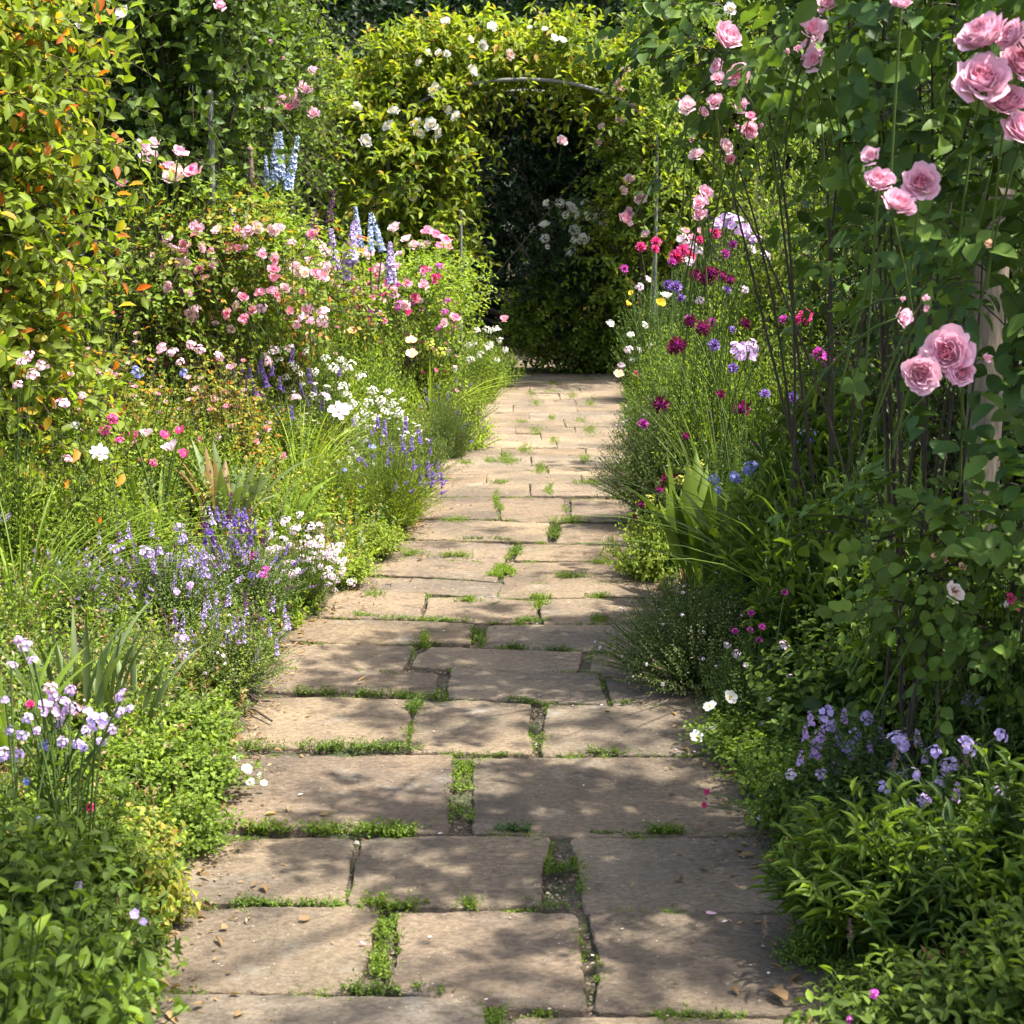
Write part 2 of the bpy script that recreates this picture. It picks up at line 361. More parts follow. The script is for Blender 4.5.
# ------------------------------------------------------------------ setting: ground, path
def ground():
    ys = np.concatenate([np.arange(-4, 1, .5), np.arange(1, 18, .07), np.arange(18, 60, 1.0), np.array([80, 120, 200.])])
    xs = np.concatenate([np.array([-120, -60, -30, -20, -12.]), np.arange(-8, -2, .25), np.arange(-2, 2.6, .05), np.arange(2.6, 8, .25), np.array([8, 12, 20, 30, 60, 120.])])
    X, Y = np.meshgrid(xs, ys); Z = gz_arr(X, Y)
    Z += rng.normal(0, .006, Z.shape) * (np.abs(X) < 8) * (Y < 18)
    Z += np.where(Y > 19, (1 - np.exp(-(Y - 19) / 14)) * 16, 0)
    V = np.stack([X, Y, Z], -1); nx = len(xs); k = np.arange(len(ys) - 1)[:, None] * nx + np.arange(nx - 1)[None]
    g = G(); g.add(V, None, np.stack([k, k + 1, k + nx + 1, k + nx], -1).reshape(-1, 4))
    m, n, l = newmat('soil'); p = n.new('ShaderNodeBsdfPrincipled'); o = n.new('ShaderNodeOutputMaterial'); tc = n.new('ShaderNodeTexCoord')
    no = n.new('ShaderNodeTexNoise'); no.inputs['Scale'].default_value = 90; no.inputs['Detail'].default_value = 8
    n2 = n.new('ShaderNodeTexNoise'); n2.inputs['Scale'].default_value = 9; n2.inputs['Detail'].default_value = 6
    vo = n.new('ShaderNodeTexVoronoi'); vo.inputs['Scale'].default_value = 110
    for q in (no, n2, vo): l.new(tc.outputs['Object'], q.inputs['Vector'])
    a = ramp(n, [(.3, (.035, .024, .016)), (.55, (.10, .072, .048)), (.75, (.20, .15, .10))]); l.new(no.outputs[0], a.inputs[0])
    b = ramp(n, [(.42, (0, 0, 0)), (.62, (1, 1, 1))]); l.new(n2.outputs[0], b.inputs[0])
    mx = n.new('ShaderNodeMix'); mx.data_type = 'RGBA'; l.new(b.outputs[0], mx.inputs[0]); l.new(a.outputs[0], mx.inputs[6]); mx.inputs[7].default_value = (.05, .065, .018, 1)
    l.new(mx.outputs[2], p.inputs['Base Color']); p.inputs['Roughness'].default_value = .95
    bp = n.new('ShaderNodeBump'); bp.inputs['Strength'].default_value = 1; bp.inputs['Distance'].default_value = .012; l.new(vo.outputs[0], bp.inputs['Height']); l.new(bp.outputs[0], p.inputs['Normal']); l.new(p.outputs[0], o.inputs[0])
    tag(obj('ground', g.mesh('ground', m)), kind='structure')
ground()

SL = [  # slab outlines traced at the joints, then laid on the ground
 [(60, 998), (160, 994), (330, 998), (481, 1000), (487, 1080), (40, 1080)], [(517, 1019), (700, 1017), (860, 1020), (880, 1090), (518, 1090)],
 [(172, 909), (378, 907), (366, 960), (352, 992), (150, 989)], [(396, 914), (500, 912), (575, 915), (580, 960), (585, 1009), (505, 1007), (388, 990), (402, 950)],
 [(591, 912), (700, 914), (815, 916), (850, 1014), (720, 1010), (597, 1008), (600, 960)],
 [(200, 838), (352, 838), (349, 868), (343, 902), (178, 901)], [(362, 839), (455, 836), (549, 838), (547, 856), (541, 866), (541, 907), (500, 910), (350, 905)],
 [(572, 838), (660, 838), (765, 838), (800, 912), (690, 911), (586, 911), (582, 875)],
 [(240, 756), (340, 757), (452, 755), (448, 795), (447, 833), (350, 830), (215, 828)], [(474, 759), (600, 757), (735, 757), (765, 834), (600, 836), (473, 832)],
 [(254, 698), (330, 697), (412, 700), (408, 722), (404, 744), (300, 745), (235, 745)], [(419, 703), (470, 701), (529, 705), (528, 730), (530, 754), (470, 752), (410, 751)],
 [(549, 706), (620, 707), (715, 708), (730, 754), (640, 754), (541, 754)],
 [(282, 668), (360, 671), (437, 674), (434, 694), (350, 692), (262, 691)], [(452, 668), (530, 672), (598, 674), (605, 705), (530, 702), (449, 699)],
 [(607, 681), (650, 682), (710, 684), (720, 706), (615, 705)],
 [(282, 643), (340, 644), (412, 647), (407, 660), (396, 673), (330, 669), (265, 667)], [(433, 647), (500, 649), (582, 652), (579, 662), (574, 672), (520, 671), (412, 666), (418, 655)],
 [(594, 653), (680, 654), (690, 682), (606, 679), (590, 673)],
 [(300, 621), (400, 622), (474, 625), (468, 644), (380, 644), (285, 641)], [(489, 625), (560, 624), (690, 625), (700, 652), (600, 651), (482, 646)],
 [(335, 593), (380, 592), (425, 595), (418, 620), (360, 618), (318, 616)], [(430, 599), (480, 597), (538, 601), (535, 611), (533, 621), (480, 622), (424, 620)],
 [(544, 601), (600, 599), (690, 600), (695, 623), (545, 624), (541, 612)],
 [(352, 577), (430, 579), (500, 584), (496, 598), (440, 594), (336, 591)], [(502, 586), (580, 583), (680, 584), (688, 598), (600, 597), (498, 599)],
 [(365, 558), (430, 560), (496, 564), (499, 573), (496, 583), (430, 578), (356, 574)], [(507, 562), (580, 562), (675, 563), (680, 583), (600, 582), (504, 585)],
 [(380, 541), (450, 541), (514, 545), (508, 556), (500, 562), (440, 560), (370, 556)], [(522, 545), (600, 546), (668, 547), (672, 562), (600, 561), (516, 561)],
 [(392, 521), (470, 521), (549, 524), (546, 542), (470, 541), (383, 538)], [(561, 524), (610, 524), (660, 525), (665, 545), (610, 545), (557, 543)],
 [(405, 497), (450, 497), (492, 496), (497, 519), (440, 519), (395, 518)], [(500, 497), (530, 497), (562, 498), (566, 521), (530, 521), (502, 519)],
 [(572, 499), (610, 500), (655, 501), (658, 522), (600, 522), (572, 521)],
]
def slabs():
    rn = np.random.default_rng(5); g = G()
    polys = [[gp(*p) for p in s] for s in SL]
    joints = [496, 483.5, 474.5, 466, 456.5, 448.5, 441, 433.5, 427, 419, 412, 405, 399, 393, 387.5, 382, 377, 372.5, 368, 364, 360.5, 357.5]
    for i, (a, b) in enumerate(zip(joints[:-1], joints[1:])):
        ya, yb = gp(512, a).y - .004, gp(512, b).y + .004; ym = (ya + yb) / 2
        l, r = edge(EL, ym) - .12, edge(ER, ym) + .12
        cuts = [l] + sorted([l + (r - l) * (f + rn.uniform(-.07, .07)) for f in ([.45], [.3, .68], [.58])[i % 3]]) + [r]
        for x0, x1 in zip(cuts[:-1], cuts[1:]):
            k = rn.uniform(-.02, .02, 8) * .3
            polys.append([Vector((x0 + .006, ya + k[0], 0)), Vector(((x0 + x1) / 2, ya + k[1], 0)), Vector((x1 - .006, ya + k[2], 0)), Vector((x1 - .006 + k[3], yb + k[4], 0)), Vector(((x0 + x1) / 2, yb + k[5], 0)), Vector((x0 + .006 + k[6], yb + k[7], 0))])
    for pl in polys:
        P = np.array([[p.x, p.y] for p in pl])
        if np.cross(P[1] - P[0], P[2] - P[1]) > 0 or sum(np.cross(P[i] - P[0], P[(i + 1) % len(P)] - P[0]) for i in range(len(P))) > 0: pass
        A = sum(P[i][0] * P[(i + 1) % len(P)][1] - P[(i + 1) % len(P)][0] * P[i][1] for i in range(len(P)))
        if A < 0: P = P[::-1]
        # corner cutting + rough riven edge
        D = []; cc = P.mean(0); P = P + np.sign(P - cc) * .004
        for i in range(len(P)):
            a, b = P[i], P[(i + 1) % len(P)]; Ld = np.linalg.norm(b - a); e = min(.007, Ld * .2) / Ld
            a2, b2 = a + (b - a) * e, b - (b - a) * e; n = max(2, int(Ld / .018)); t = np.linspace(0, 1, n)[:, None]
            nn = np.array([b[1] - a[1], a[0] - b[0]]) / Ld; amp = .0018 + .0022 * rn.random()
            ph, fq = rn.uniform(0, 6, 3), rn.uniform(5, 40, 3)
            wob = sum(np.sin(t * Ld * fq[q] + ph[q]) / (1 + q) for q in range(3)) * amp * .6 + rn.normal(0, .0014, t.shape)
            D.append(a2 + (b2 - a2) * t + nn * wob)
        O = np.concatenate(D); m = len(O); c = O.mean(0)
        z0 = rn.uniform(-.003, .004); tx, ty = rn.normal(0, .006, 2)
        zt = lambda Q: z0 + (Q - c)[:, 0] * tx + (Q - c)[:, 1] * ty
        rings = []
        for ins, dz in ((0, -.045), (0, -.004), (.0015, -.0012), (.004, 0), (.012, .0003)):
            dirs = O - c; Ln = np.linalg.norm(dirs, axis=1, keepdims=True); Q = O - dirs / Ln * ins
            z = zt(Q) + dz + (rn.normal(0, .0008, m) if dz > -.04 else 0)
            rings.append(np.column_stack([Q, z]))
        V = np.concatenate(rings + [np.array([[c[0], c[1], z0]])]); q = []
        j = np.arange(m); j2 = (j + 1) % m
        for k in range(4): q.append(np.stack([k * m + j, k * m + j2, (k + 1) * m + j2, (k + 1) * m + j], 1))
        T = np.stack([4 * m + j, 4 * m + j2, np.full(m, 5 * m)], 1)
        g.add(V, T, np.concatenate(q))
    m, n, l = newmat('sandstone'); p = n.new('ShaderNodeBsdfPrincipled'); o = n.new('ShaderNodeOutputMaterial'); tc = n.new('ShaderNodeTexCoord'); ge = n.new('ShaderNodeNewGeometry')
    def noise(s, d, st=(1, 1, 1), rgh=.55):
        mp = n.new('ShaderNodeMapping'); mp.inputs['Scale'].default_value = st; q = n.new('ShaderNodeTexNoise'); q.inputs['Scale'].default_value = s; q.inputs['Detail'].default_value = d; q.inputs['Roughness'].default_value = rgh
        l.new(tc.outputs['Object'], mp.inputs[0]); l.new(mp.outputs[0], q.inputs[0]); return q
    base = ramp(n, [(0, (.170, .138, .104)), (.2, (.250, .200, .140)), (.4, (.195, .148, .105)), (.6, (.230, .195, .150)), (.8, (.205, .160, .108)), (1, (.300, .240, .168))]); l.new(ge.outputs['Random Per Island'], base.inputs[0])
    def mix(fac, a, col, typ='MULTIPLY', f0=None):
        x = n.new('ShaderNodeMix'); x.data_type = 'RGBA'; x.blend_type = typ
        if f0 is None: l.new(fac, x.inputs[0])
        else: x.inputs[0].default_value = f0
        l.new(a, x.inputs[6])
        if isinstance(col, tuple): x.inputs[7].default_value = (*col, 1)
        else: l.new(col, x.inputs[7])
        return x.outputs[2]
    na = noise(2.6, 7); ra = ramp(n, [(.35, (.66, .66, .68)), (.65, (1.28, 1.22, 1.12))]); l.new(na.outputs[0], ra.inputs[0])
    c = mix(None, base.outputs[0], ra.outputs[0], f0=1)
    nb = noise(70, 8, (.8, 1.25, 1), .75); rb = ramp(n, [(.3, (.5, .49, .48)), (.7, (1.45, 1.44, 1.42))]); l.new(nb.outputs[0], rb.inputs[0])
    c = mix(None, c, rb.outputs[0], f0=1)
    nc = noise(7, 9, (.7, 1.3, 1), .65); rc = ramp(n, [(.56, (0, 0, 0)), (.66, (1, 1, 1))]); l.new(nc.outputs[0], rc.inputs[0])
    c = mix(rc.outputs[0], c, (.60, .60, .62))
    nd = noise(4.0, 10, (1, 1, 1), .75); rd = ramp(n, [(.57, (0, 0, 0)), (.68, (.55, .55, .55))]); l.new(nd.outputs[0], rd.inputs[0])
    c = mix(rd.outputs[0], c, (.36, .34, .28), 'MIX')
    vo = n.new('ShaderNodeTexVoronoi'); vo.inputs['Scale'].default_value = 42; l.new(tc.outputs['Object'], vo.inputs['Vector'])
    rv = ramp(n, [(.05, (1, 1, 1)), (.10, (0, 0, 0))]); l.new(vo.outputs['Distance'], rv.inputs[0]); c = mix(rv.outputs[0], c, (.46, .43, .38), 'MIX')
    l.new(c, p.inputs['Base Color']); p.inputs['Roughness'].default_value = .82; p.inputs['Specular IOR Level'].default_value = .3
    h1 = noise(9, 10, (.7, 1.3, 1), .66); h2 = noise(110, 5, (.8, 1.2, 1), .7)
    b1 = n.new('ShaderNodeBump'); b1.inputs['Strength'].default_value = 1; b1.inputs['Distance'].default_value = .040; l.new(h1.outputs[0], b1.inputs['Height'])
    b2 = n.new('ShaderNodeBump'); b2.inputs['Strength'].default_value = .8; b2.inputs['Distance'].default_value = .010; l.new(h2.outputs[0], b2.inputs['Height']); l.new(b1.outputs[0], b2.inputs['Normal'])
    l.new(b2.outputs[0], p.inputs['Normal']); l.new(p.outputs[0], o.inputs[0])
    tag(obj('path', g.mesh('path', m, smooth=False)), kind='structure')
slabs()

# ------------------------------------------------------------------ plant kit
def straps(g, P0, P1, P2, W, k=8, m=0, fold=.25, prof=None):
    n = len(P0); t = np.linspace(0, 1, k)[None].repeat(n, 0); p, tg = bez(P0, P1, P2, t)
    h = P2 - P0; h[:, 2] = 0; h = nrm(h + 1e-6); side = np.stack([-h[:, 1], h[:, 0], 0 * h[:, 0]], 1)
    a = rng.normal(0, .35, n)[:, None]; side = nrm(side + h * a)[:, None].repeat(k, 1)
    nn = nrm(np.cross(side, tg)); pr = np.array([(.55 + .45 * min(1, x * 3)) * (1 - x ** 3.2) for x in np.linspace(0, 1, k)]) if prof is None else np.array(prof)
    pr = np.maximum(pr, .02); W = np.broadcast_to(W, (n,))[:, None, None] * pr[None, :, None]
    V = np.stack([p - side * W / 2 + nn * W * fold, p, p + side * W / 2 + nn * W * fold], 2)
    i = np.arange(k - 1)[:, None] * 3 + np.arange(2)[None]; q = np.stack([i, i + 1, i + 4, i + 3], -1).reshape(-1, 4)
    g.add(V, None, (q[None] + (np.arange(n) * k * 3)[:, None, None]).reshape(-1, 4), m)
def blades(g, n, L, W, Rr=.08, spread_=.5, bend=.5, m=0, k=8, prof=None, rnd=None):
    rnd = rnd or rng; az = rnd.uniform(0, 6.283, n); o = np.stack([np.cos(az), np.sin(az), 0 * az], 1)
    P0 = o * (Rr * rnd.uniform(0, 1, n) ** .5)[:, None]; Ln = L * rnd.uniform(.6, 1.1, n)[:, None]; s = spread_ * rnd.uniform(.2, 1.1, n)[:, None]
    P1 = P0 + o * Ln * s * .35 + np.array([0, 0, 1]) * Ln * .62
    P2 = P0 + o * Ln * (s * (1 + bend)) + np.array([0, 0, 1]) * Ln * (1 - bend * s * 1.2)
    straps(g, P0, P1, P2, W * rnd.uniform(.7, 1.1, n), k, m, prof=prof)
HOSTA = (.12, .14, .5, .85, 1, .92, .65, .3, .02)

SPEC = {  # name, category, foliage: (n, R, H, nl, L, W, template, leaf, kw), flowers: list of (kinds, n, r, hlo, hhi)
 'groundcover': dict(nm='creeping_herb', cat='ground cover', R=.24, H=.17, fo=[(230, 8, .030, .024, T_OV, 'fresh', dict(ang=65))], st=.0016),
 'limecover': dict(nm='golden_marjoram', cat='herb', R=.22, H=.17, fo=[(260, 8, .022, .017, T_OV, 'lime', dict(ang=65))], st=.0014),
 'goldcover': dict(nm='yellowing_herb', cat='herb', R=.18, H=.16, fo=[(90, 7, .046, .036, T_OV, 'gold', dict(ang=65)), (50, 6, .04, .03, T_OV, 'lime', {})], st=.0018),
 'periwinkle': dict(nm='leafy_herb', cat='herb', R=.26, H=.27, fo=[(120, 10, .052, .026, T_OV, 'mid', dict(ang=60, t0=.2)), (40, 8, .05, .026, T_OV, 'fresh', {})], st=.002),
 'wallflower': dict(nm='phlox', cat='flowering plant', R=.22, H=.46, fo=[(60, 15, .052, .015, T_LAN, 'mid', dict(ang=50)), (30, 12, .045, .014, T_LAN, 'fresh', dict(ang=50))], st=.0022, fl=[(['head_mauve', 'head_lilac'], 14, .025, .8, 1.1)]),
 'catmint': dict(nm='catmint', cat='catmint', R=.27, H=.34, fo=[(360, 13, .014, .0085, T_SM, 'grey', dict(ang=60, t0=.05)), (130, 12, .015, .009, T_SM, 'fresh', dict(ang=60))], st=.0013, fl=[(['spike_catmint', 'spike_violet', 'spike_plum', 'spike_catmint'], 80, .0085, .8, 1.12)]),
 'catmintgreen': dict(nm='catmint', cat='catmint', R=.27, H=.30, fo=[(340, 12, .016, .010, T_SM, 'olive', dict(ang=60, t0=.05)), (160, 12, .016, .011, T_SM, 'lime', dict(ang=60))], st=.0013, fl=[(['head_pinkwhite', 'spike_mauve'], 16, .008, .9, 1.05)]),
 'candytuft': dict(nm='candytuft', cat='flowering plant', R=.22, H=.28, fo=[(260, 11, .017, .006, T_SM, 'fresh', dict(ang=55))], st=.0013, fl=[(['cluster_pinkwhite', 'head_pinkwhite'], 60, .017, .85, 1.1)]),
 'alyssum': dict(nm='white_alyssum', cat='flowering plant', R=.24, H=.28, fo=[(240, 11, .018, .007, T_SM, 'grey', dict(ang=55)), (80, 9, .018, .008, T_SM, 'lime', {})], st=.0013, fl=[(['cluster_white'], 70, .015, .85, 1.1)]),
 'lavender': dict(nm='lavender', cat='lavender', R=.27, H=.42, fo=[(420, 15, .026, .0035, T_SM, 'lime', dict(ang=30, t0=.05)), (200, 12, .026, .0035, T_SM, 'fresh', dict(ang=30))], st=.0012, upw=.62, fl=[(['spike_lavender', 'spike_violet'], 56, .0085, .9, 1.25)]),
 'lavdark': dict(nm='lavender', cat='lavender', R=.27, H=.42, fo=[(420, 15, .024, .0035, T_SM, 'grey', dict(ang=30, t0=.05)), (150, 12, .026, .0035, T_SM, 'fresh', dict(ang=30))], st=.0012, upw=.62, fl=[(['spike_plum', 'spike_violet'], 50, .007, .85, 1.15)]),
 'santolina': dict(nm='thyme_mound', cat='herb', R=.33, H=.32, fo=[(900, 18, .015, .0065, T_SM, 'olive', dict(ang=62, t0=.35)), (420, 14, .015, .006, T_SM, 'mid', dict(ang=60, t0=.3))], st=.0014, fl=[(['head_pinkwhite', 'spike_dry', 'head_pinkwhite'], 60, .006, .95, 1.06)]),
 'loosegreen': dict(nm='bushy_perennial', cat='flowering plant', R=.30, H=.5, fo=[(220, 16, .030, .012, T_SM, 'fresh', dict(ang=55, t0=.1)), (110, 14, .03, .013, T_SM, 'lime', dict(ang=55))], st=.0018, fl=[]),
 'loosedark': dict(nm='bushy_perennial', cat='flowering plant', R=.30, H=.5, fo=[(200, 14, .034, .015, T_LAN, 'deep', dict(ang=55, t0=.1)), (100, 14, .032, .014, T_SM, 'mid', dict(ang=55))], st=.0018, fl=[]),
 'minty': dict(nm='lemon_balm', cat='herb', R=.24, H=.42, fo=[(46, 18, .052, .036, T_HI, 'mid', dict(ang=72, t0=.2, taper=.55)), (14, 16, .05, .034, T_HI, 'fresh', dict(ang=72, taper=.5))], st=.0024),
 'lanceleaf': dict(nm='bushy_perennial', cat='flowering plant', R=.26, H=.42, fo=[(64, 17, .088, .019, T_LAN, 'mid', dict(ang=36, t0=.1)), (30, 15, .08, .018, T_LAN, 'deep', dict(ang=38)), (14, 15, .085, .02, T_LAN, 'fresh', dict(ang=34))], st=.0022),
 'bigleaf': dict(nm='broad_leaved_plant', cat='plant', R=.2, H=.38, fo=[(14, 5, .10, .085, T_HEART, 'deep', dict(ang=75, t0=.5, jit=.3)), (60, 9, .045, .03, T_OV, 'deep', {})], st=.004),
 'floribunda': dict(nm='rose_bush', cat='rose bush', R=.36, H=.62, fo=[(120, 12, .042, .027, T_SM, 'rust', dict(ang=65, t0=.05, compound=3)), (60, 8, .034, .024, T_SM, 'fresh', dict(compound=3))], st=.003, stm=1, fl=[(['rose_small', 'rose_coral', 'rose_pale', 'rose_deep', 'rose_blush'], 42, .017, .8, 1.08)]),
 'floribundagreen': dict(nm='rose_bush', cat='rose bush', R=.38, H=.62, fo=[(130, 12, .038, .026, T_SM, 'fresh', dict(ang=65, t0=.05, compound=3)), (60, 8, .034, .024, T_SM, 'lime', dict(compound=3))], st=.003, stm=1, fl=[(['rose_small', 'rose_red', 'rose_deep', 'rose_pale'], 36, .017, .85, 1.1)]),
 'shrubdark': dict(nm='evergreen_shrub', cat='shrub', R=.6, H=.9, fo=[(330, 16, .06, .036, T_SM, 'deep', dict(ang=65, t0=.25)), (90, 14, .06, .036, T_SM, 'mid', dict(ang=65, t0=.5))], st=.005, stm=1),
 'shrublime': dict(nm='leafy_shrub', cat='shrub', R=.6, H=1.2, fo=[(330, 16, .07, .04, T_SM, 'fresh', dict(ang=65, t0=.25)), (150, 14, .07, .042, T_SM, 'lime', dict(ang=65, t0=.4))], st=.005, stm=1),
}
PRO = {}
def bloom(parent, kind, loc, nr, r, name='flower', label=None, rnd=None):
    rnd = rnd or rng; L = BL[kind]
    o = obj(name, L[int(rnd.integers(len(L)))], parent, loc)
    q = Vector(nr).to_track_quat('Z', 'Y') @ Quaternion((0, 0, 1), float(rnd.uniform(0, 6.28)))
    o.rotation_euler = q.to_euler(); o.scale = (r, r, r)
    if label: o['label'] = label
    return o
def bname(kind): return 'bud' if kind.startswith('bud') else 'flower_spike' if kind.startswith('spike') else 'flower_head' if kind.split('_')[0] in ('head', 'cluster', 'pom', 'snowball') else 'flower'
def proto(kind, var=0, flowers=True):
    key = (kind, var, flowers)
    if key in PRO: return PRO[key]
    s = SPEC[kind]; rn = np.random.default_rng(sum(map(ord, kind)) + var * 17)
    parts = []; upw = s.get('upw', .5); gs = G(); stm = STEMB if s.get('stm') else STEM
    mats = []; gl = G()
    for i, (n, nl, L, W, tp, lm, kw) in enumerate(s['fo']):
        P0, P1, P2 = dome(n, s['R'], s['H'], rnd=rn, upw=upw); mats.append(LM[lm])
        shoots(gl, gs if i == 0 or n < 100 else None, P0, P1, P2, nl, L, W, tp, r=s['st'], m=i, rnd=rn, **kw)
    parts.append(('foliage', gl.mesh('foliage', mats), None))
    bl = []
    for kinds, n, r, lo, hi in (s.get('fl', []) if flowers else []):
        P0, P1, P2 = dome(n, s['R'] * 1.0, s['H'] * hi, rnd=rn, upw=upw, pw=.5); P2[:, 2] *= rn.uniform(lo / hi, 1, n)
        kt = np.linspace(0, 1, 5)[None].repeat(n, 0); tubes(gs, bez(P0, P1, P2, kt)[0], s['st'] * .9, 3)
        tg = nrm(P2 - P1)
        for j in range(n):
            k = kinds[int(rn.integers(len(kinds)))]; nr = tg[j] + (0 if k.startswith('spike') else 1) * np.array([rn.normal(0, .3), -.45, .3])
            bl.append((k, P2[j], nr, r * rn.uniform(.7, 1.2)))
    parts.append(('stems', gs.mesh('stems', stm), None))
    PRO[key] = (parts, bl); return PRO[key]
def put(kind, label, px, Y, top=None, s=1.0, rot=None, fl=None, flowers=True, var=0, group=None, sx=1.0, Yj=.08, lean=(0, 0), sr=None, fr=None, name=None, cat=None):
    """one plant: foliage and stems share the mesh of its kind, every bloom is an object of its own.
    fl = explicit blooms [(px, py, r_px, kind[, part label])], each on its own stalk from the plant's foot."""
    sp_ = SPEC[kind]; parts, bl = proto(kind, var, flowers and fl is None or flowers == 2)
    z0 = CH * .8; x = (px - 512) / FP * (Y * cp + (CH - .3) * sp); z = gz(x, Y)
    if top is not None: s = (at(px, top, Y).z - z) / sp_['H']
    lat = sx * min(max((s / sx) ** .35, 1.0), 1.5); s = max(s, .6 * sx)
    root = bpy.data.objects.new(name or sp_['nm'], None); C.objects.link(root); root.empty_display_size = .1
    root.location = (x, Y, z); rz = rng.uniform(0, 6.28) if rot is None else R(rot)
    rot_m = Matrix.Rotation(rz, 3, 'Z')
    for nm, me, _ in parts:
        o = obj(nm, me, root); o.scale = (lat, lat, s); o.rotation_euler = (lean[0], lean[1], rz)
    for k, p, nr, r in bl:
        v = rot_m @ Vector((p[0] * lat, p[1] * lat, p[2] * s))
        bloom(root, k, v, rot_m @ Vector((nr[0], nr[1], nr[2])) if k.startswith('spike') else Vector((nr[0], nr[1], nr[2])), r * (fr or min(1.0, s)), bname(k))
    if fl: stalks(root, fl, Y, Yj, sr or sp_['st'] * .9, rad=sp_['R'] * lat * .5)
    tag(root, label, cat or sp_['cat'], group); return root
def stalks(root, fl, Y, Yj=.08, sr=.0018, rad=.1, mat=None, bow=.15):
    g = G(); L = Vector(root.location)
    P0 = []; P1 = []; P2 = []
    if len(fl) < 9: rad *= .1
    for f in fl:
        px, py, r, k = f[:4]; yy = Y + rng.uniform(-Yj, Yj); p = at(px, py, yy) - L; rm = r * yy / FP
        if k.startswith('spike'): rm *= 1.1; rm /= {'spike_delphinium': 5.6, 'spike_blue': 6.5, 'spike_plum': 6, 'spike_dry': 4.5}.get(k, 4)
        nr = Vector((rng.normal(.05, .30), -.55 + rng.normal(0, .2), .55)) if not k.startswith('spike') else Vector((rng.normal(0, .12), rng.normal(0, .1), 1))
        if k.startswith('rose') or k.startswith('open') or k.startswith('tulip'): nr.z += .15
        if k.startswith('tulip'): nr.z += 1.2
        b = bloom(root, k, p, nr, rm, bname(k), f[4] if len(f) > 4 else None)
        base = Vector((rng.uniform(-rad, rad), rng.uniform(-rad, rad), 0)) if rad else Vector((0, 0, 0))
        nn = nr.normalized(); P0.append(base); P2.append(p - nn * rm * .2)
        P1.append(base * .6 + p * .4 + Vector((0, 0, max(p.z, .05) * .35)) - nn * bow * .2)
    P = bez(*[np.array([list(v) for v in q]) for q in (P0, P1, P2)], np.linspace(0, 1, 7)[None].repeat(len(P0), 0))[0]
    tubes(g, P, sr, 4); obj('flower_stems', g.mesh('flower_stems', mat or STEM), root)
def stuff(name, gl, mats): return tag(obj(name, gl.mesh(name, mats)), kind='stuff')
def ells(E, n, ln, out=.7, up=.3, dr=.3, rnd=None, shell=.55, toward=(0, 0, 0)):
    rnd = rnd or rng; wts = np.array([r[0] * r[2] + r[0] * r[1] for c, r in E]); idx = rnd.choice(len(E), n, p=wts / wts.sum())
    c = np.array([E[i][0] for i in idx], float); r = np.array([E[i][1] for i in idx], float)
    u = nrm(rnd.normal(0, 1, (n, 3))); q = rnd.uniform(shell, 1.0, (n, 1)); P0 = c + u * r * q
    d = nrm(nrm(u / r) * out + nrm(rnd.normal(0, 1, (n, 3))) * .6 + np.array([0, 0, up]) + np.array(toward))
    L = ln * rnd.uniform(.6, 1.3, (n, 1)); P1 = P0 + d * L * .5 + [0, 0, .05 * ln]; P2 = P0 + d * L; P2[:, 2] -= dr * L[:, 0]
    return P0, P1, P2
def limbs(g, base, ends, r0=.02, r1=.006, wig=.1, sides=5, rnd=None, up=.5):
    rnd = rnd or rng; n = len(ends); P0 = np.tile(np.array(base, float), (n, 1)) + rnd.normal(0, .03, (n, 3)) * [1, 1, 0]; P2 = np.array(ends, float)
    P1 = P0 * .5 + P2 * .5 + rnd.normal(0, wig, (n, 3)); P1[:, 2] += (P2[:, 2] - P0[:, 2]) * (up - .5) * .8
    tubes(g, bez(P0, P1, P2, np.linspace(0, 1, 9)[None].repeat(n, 0))[0], np.linspace(r0, r1, 9), sides)
def bush(name, label, cat, base, E, n, ln, nl, L, W, tp, mats, kw=None, nlimb=10, r0=.02, rose=None, dr=.3, toward=(0, 0, 0), shell=.55, up=.3, group=None, twig=.003):
    """shrub or climber: limbs from its foot into ellipsoidal masses, leafy twigs over them, blooms as children"""
    root = bpy.data.objects.new(name, None); C.objects.link(root); root.location = base; B = np.array(base, float)
    gl = G(); gs = G(); kw = kw or {}
    for i in range(len(mats)):
        P0, P1, P2 = ells(E, int(n * (1 if i == 0 else .4)), ln, dr=dr, toward=toward, shell=shell, up=up)
        shoots(gl, gs, P0 - B, P1 - B, P2 - B, nl, L, W, tp, m=i, r=twig, **kw)
    obj('foliage', gl.mesh('foliage', mats), root)
    ends = ells(E, nlimb, ln * .3, shell=.2)[2] - B
    limbs(gs, (0, 0, 0), ends, r0, r0 * .3); obj('branches', gs.mesh('branches', STEMB), root)
    tag(root, label, cat, group); return root
def blooms_at(root, fl, Y, Yj=.15, twig=True, toward=None):
    g = G(); L = Vector(root.location)
    P0 = []; P1 = []; P2 = []
    for f in fl:
        px, py, r, k = f[:4]; yy = Y + rng.uniform(-Yj, Yj); p = at(px, py, yy) - L; rm = r * yy / FP
        nr = Vector((rng.normal(-.05, .38), -.8 + rng.normal(0, .2), .35 + rng.normal(0, .25))).normalized()
        bloom(root, k, p, nr, rm, bname(k), f[4] if len(f) > 4 else None)
        P2.append(p); P0.append(p - nr * .2 - Vector((0, 0, .15))); P1.append(p - nr * .1 - Vector((0, 0, .02)))
    P = bez(*[np.array([list(v) for v in q]) for q in (P0, P1, P2)], np.linspace(0, 1, 5)[None].repeat(len(P0), 0))[0]
    tubes(g, P, .002, 4); obj('flower_stems', g.mesh('flower_stems', STEM), root)
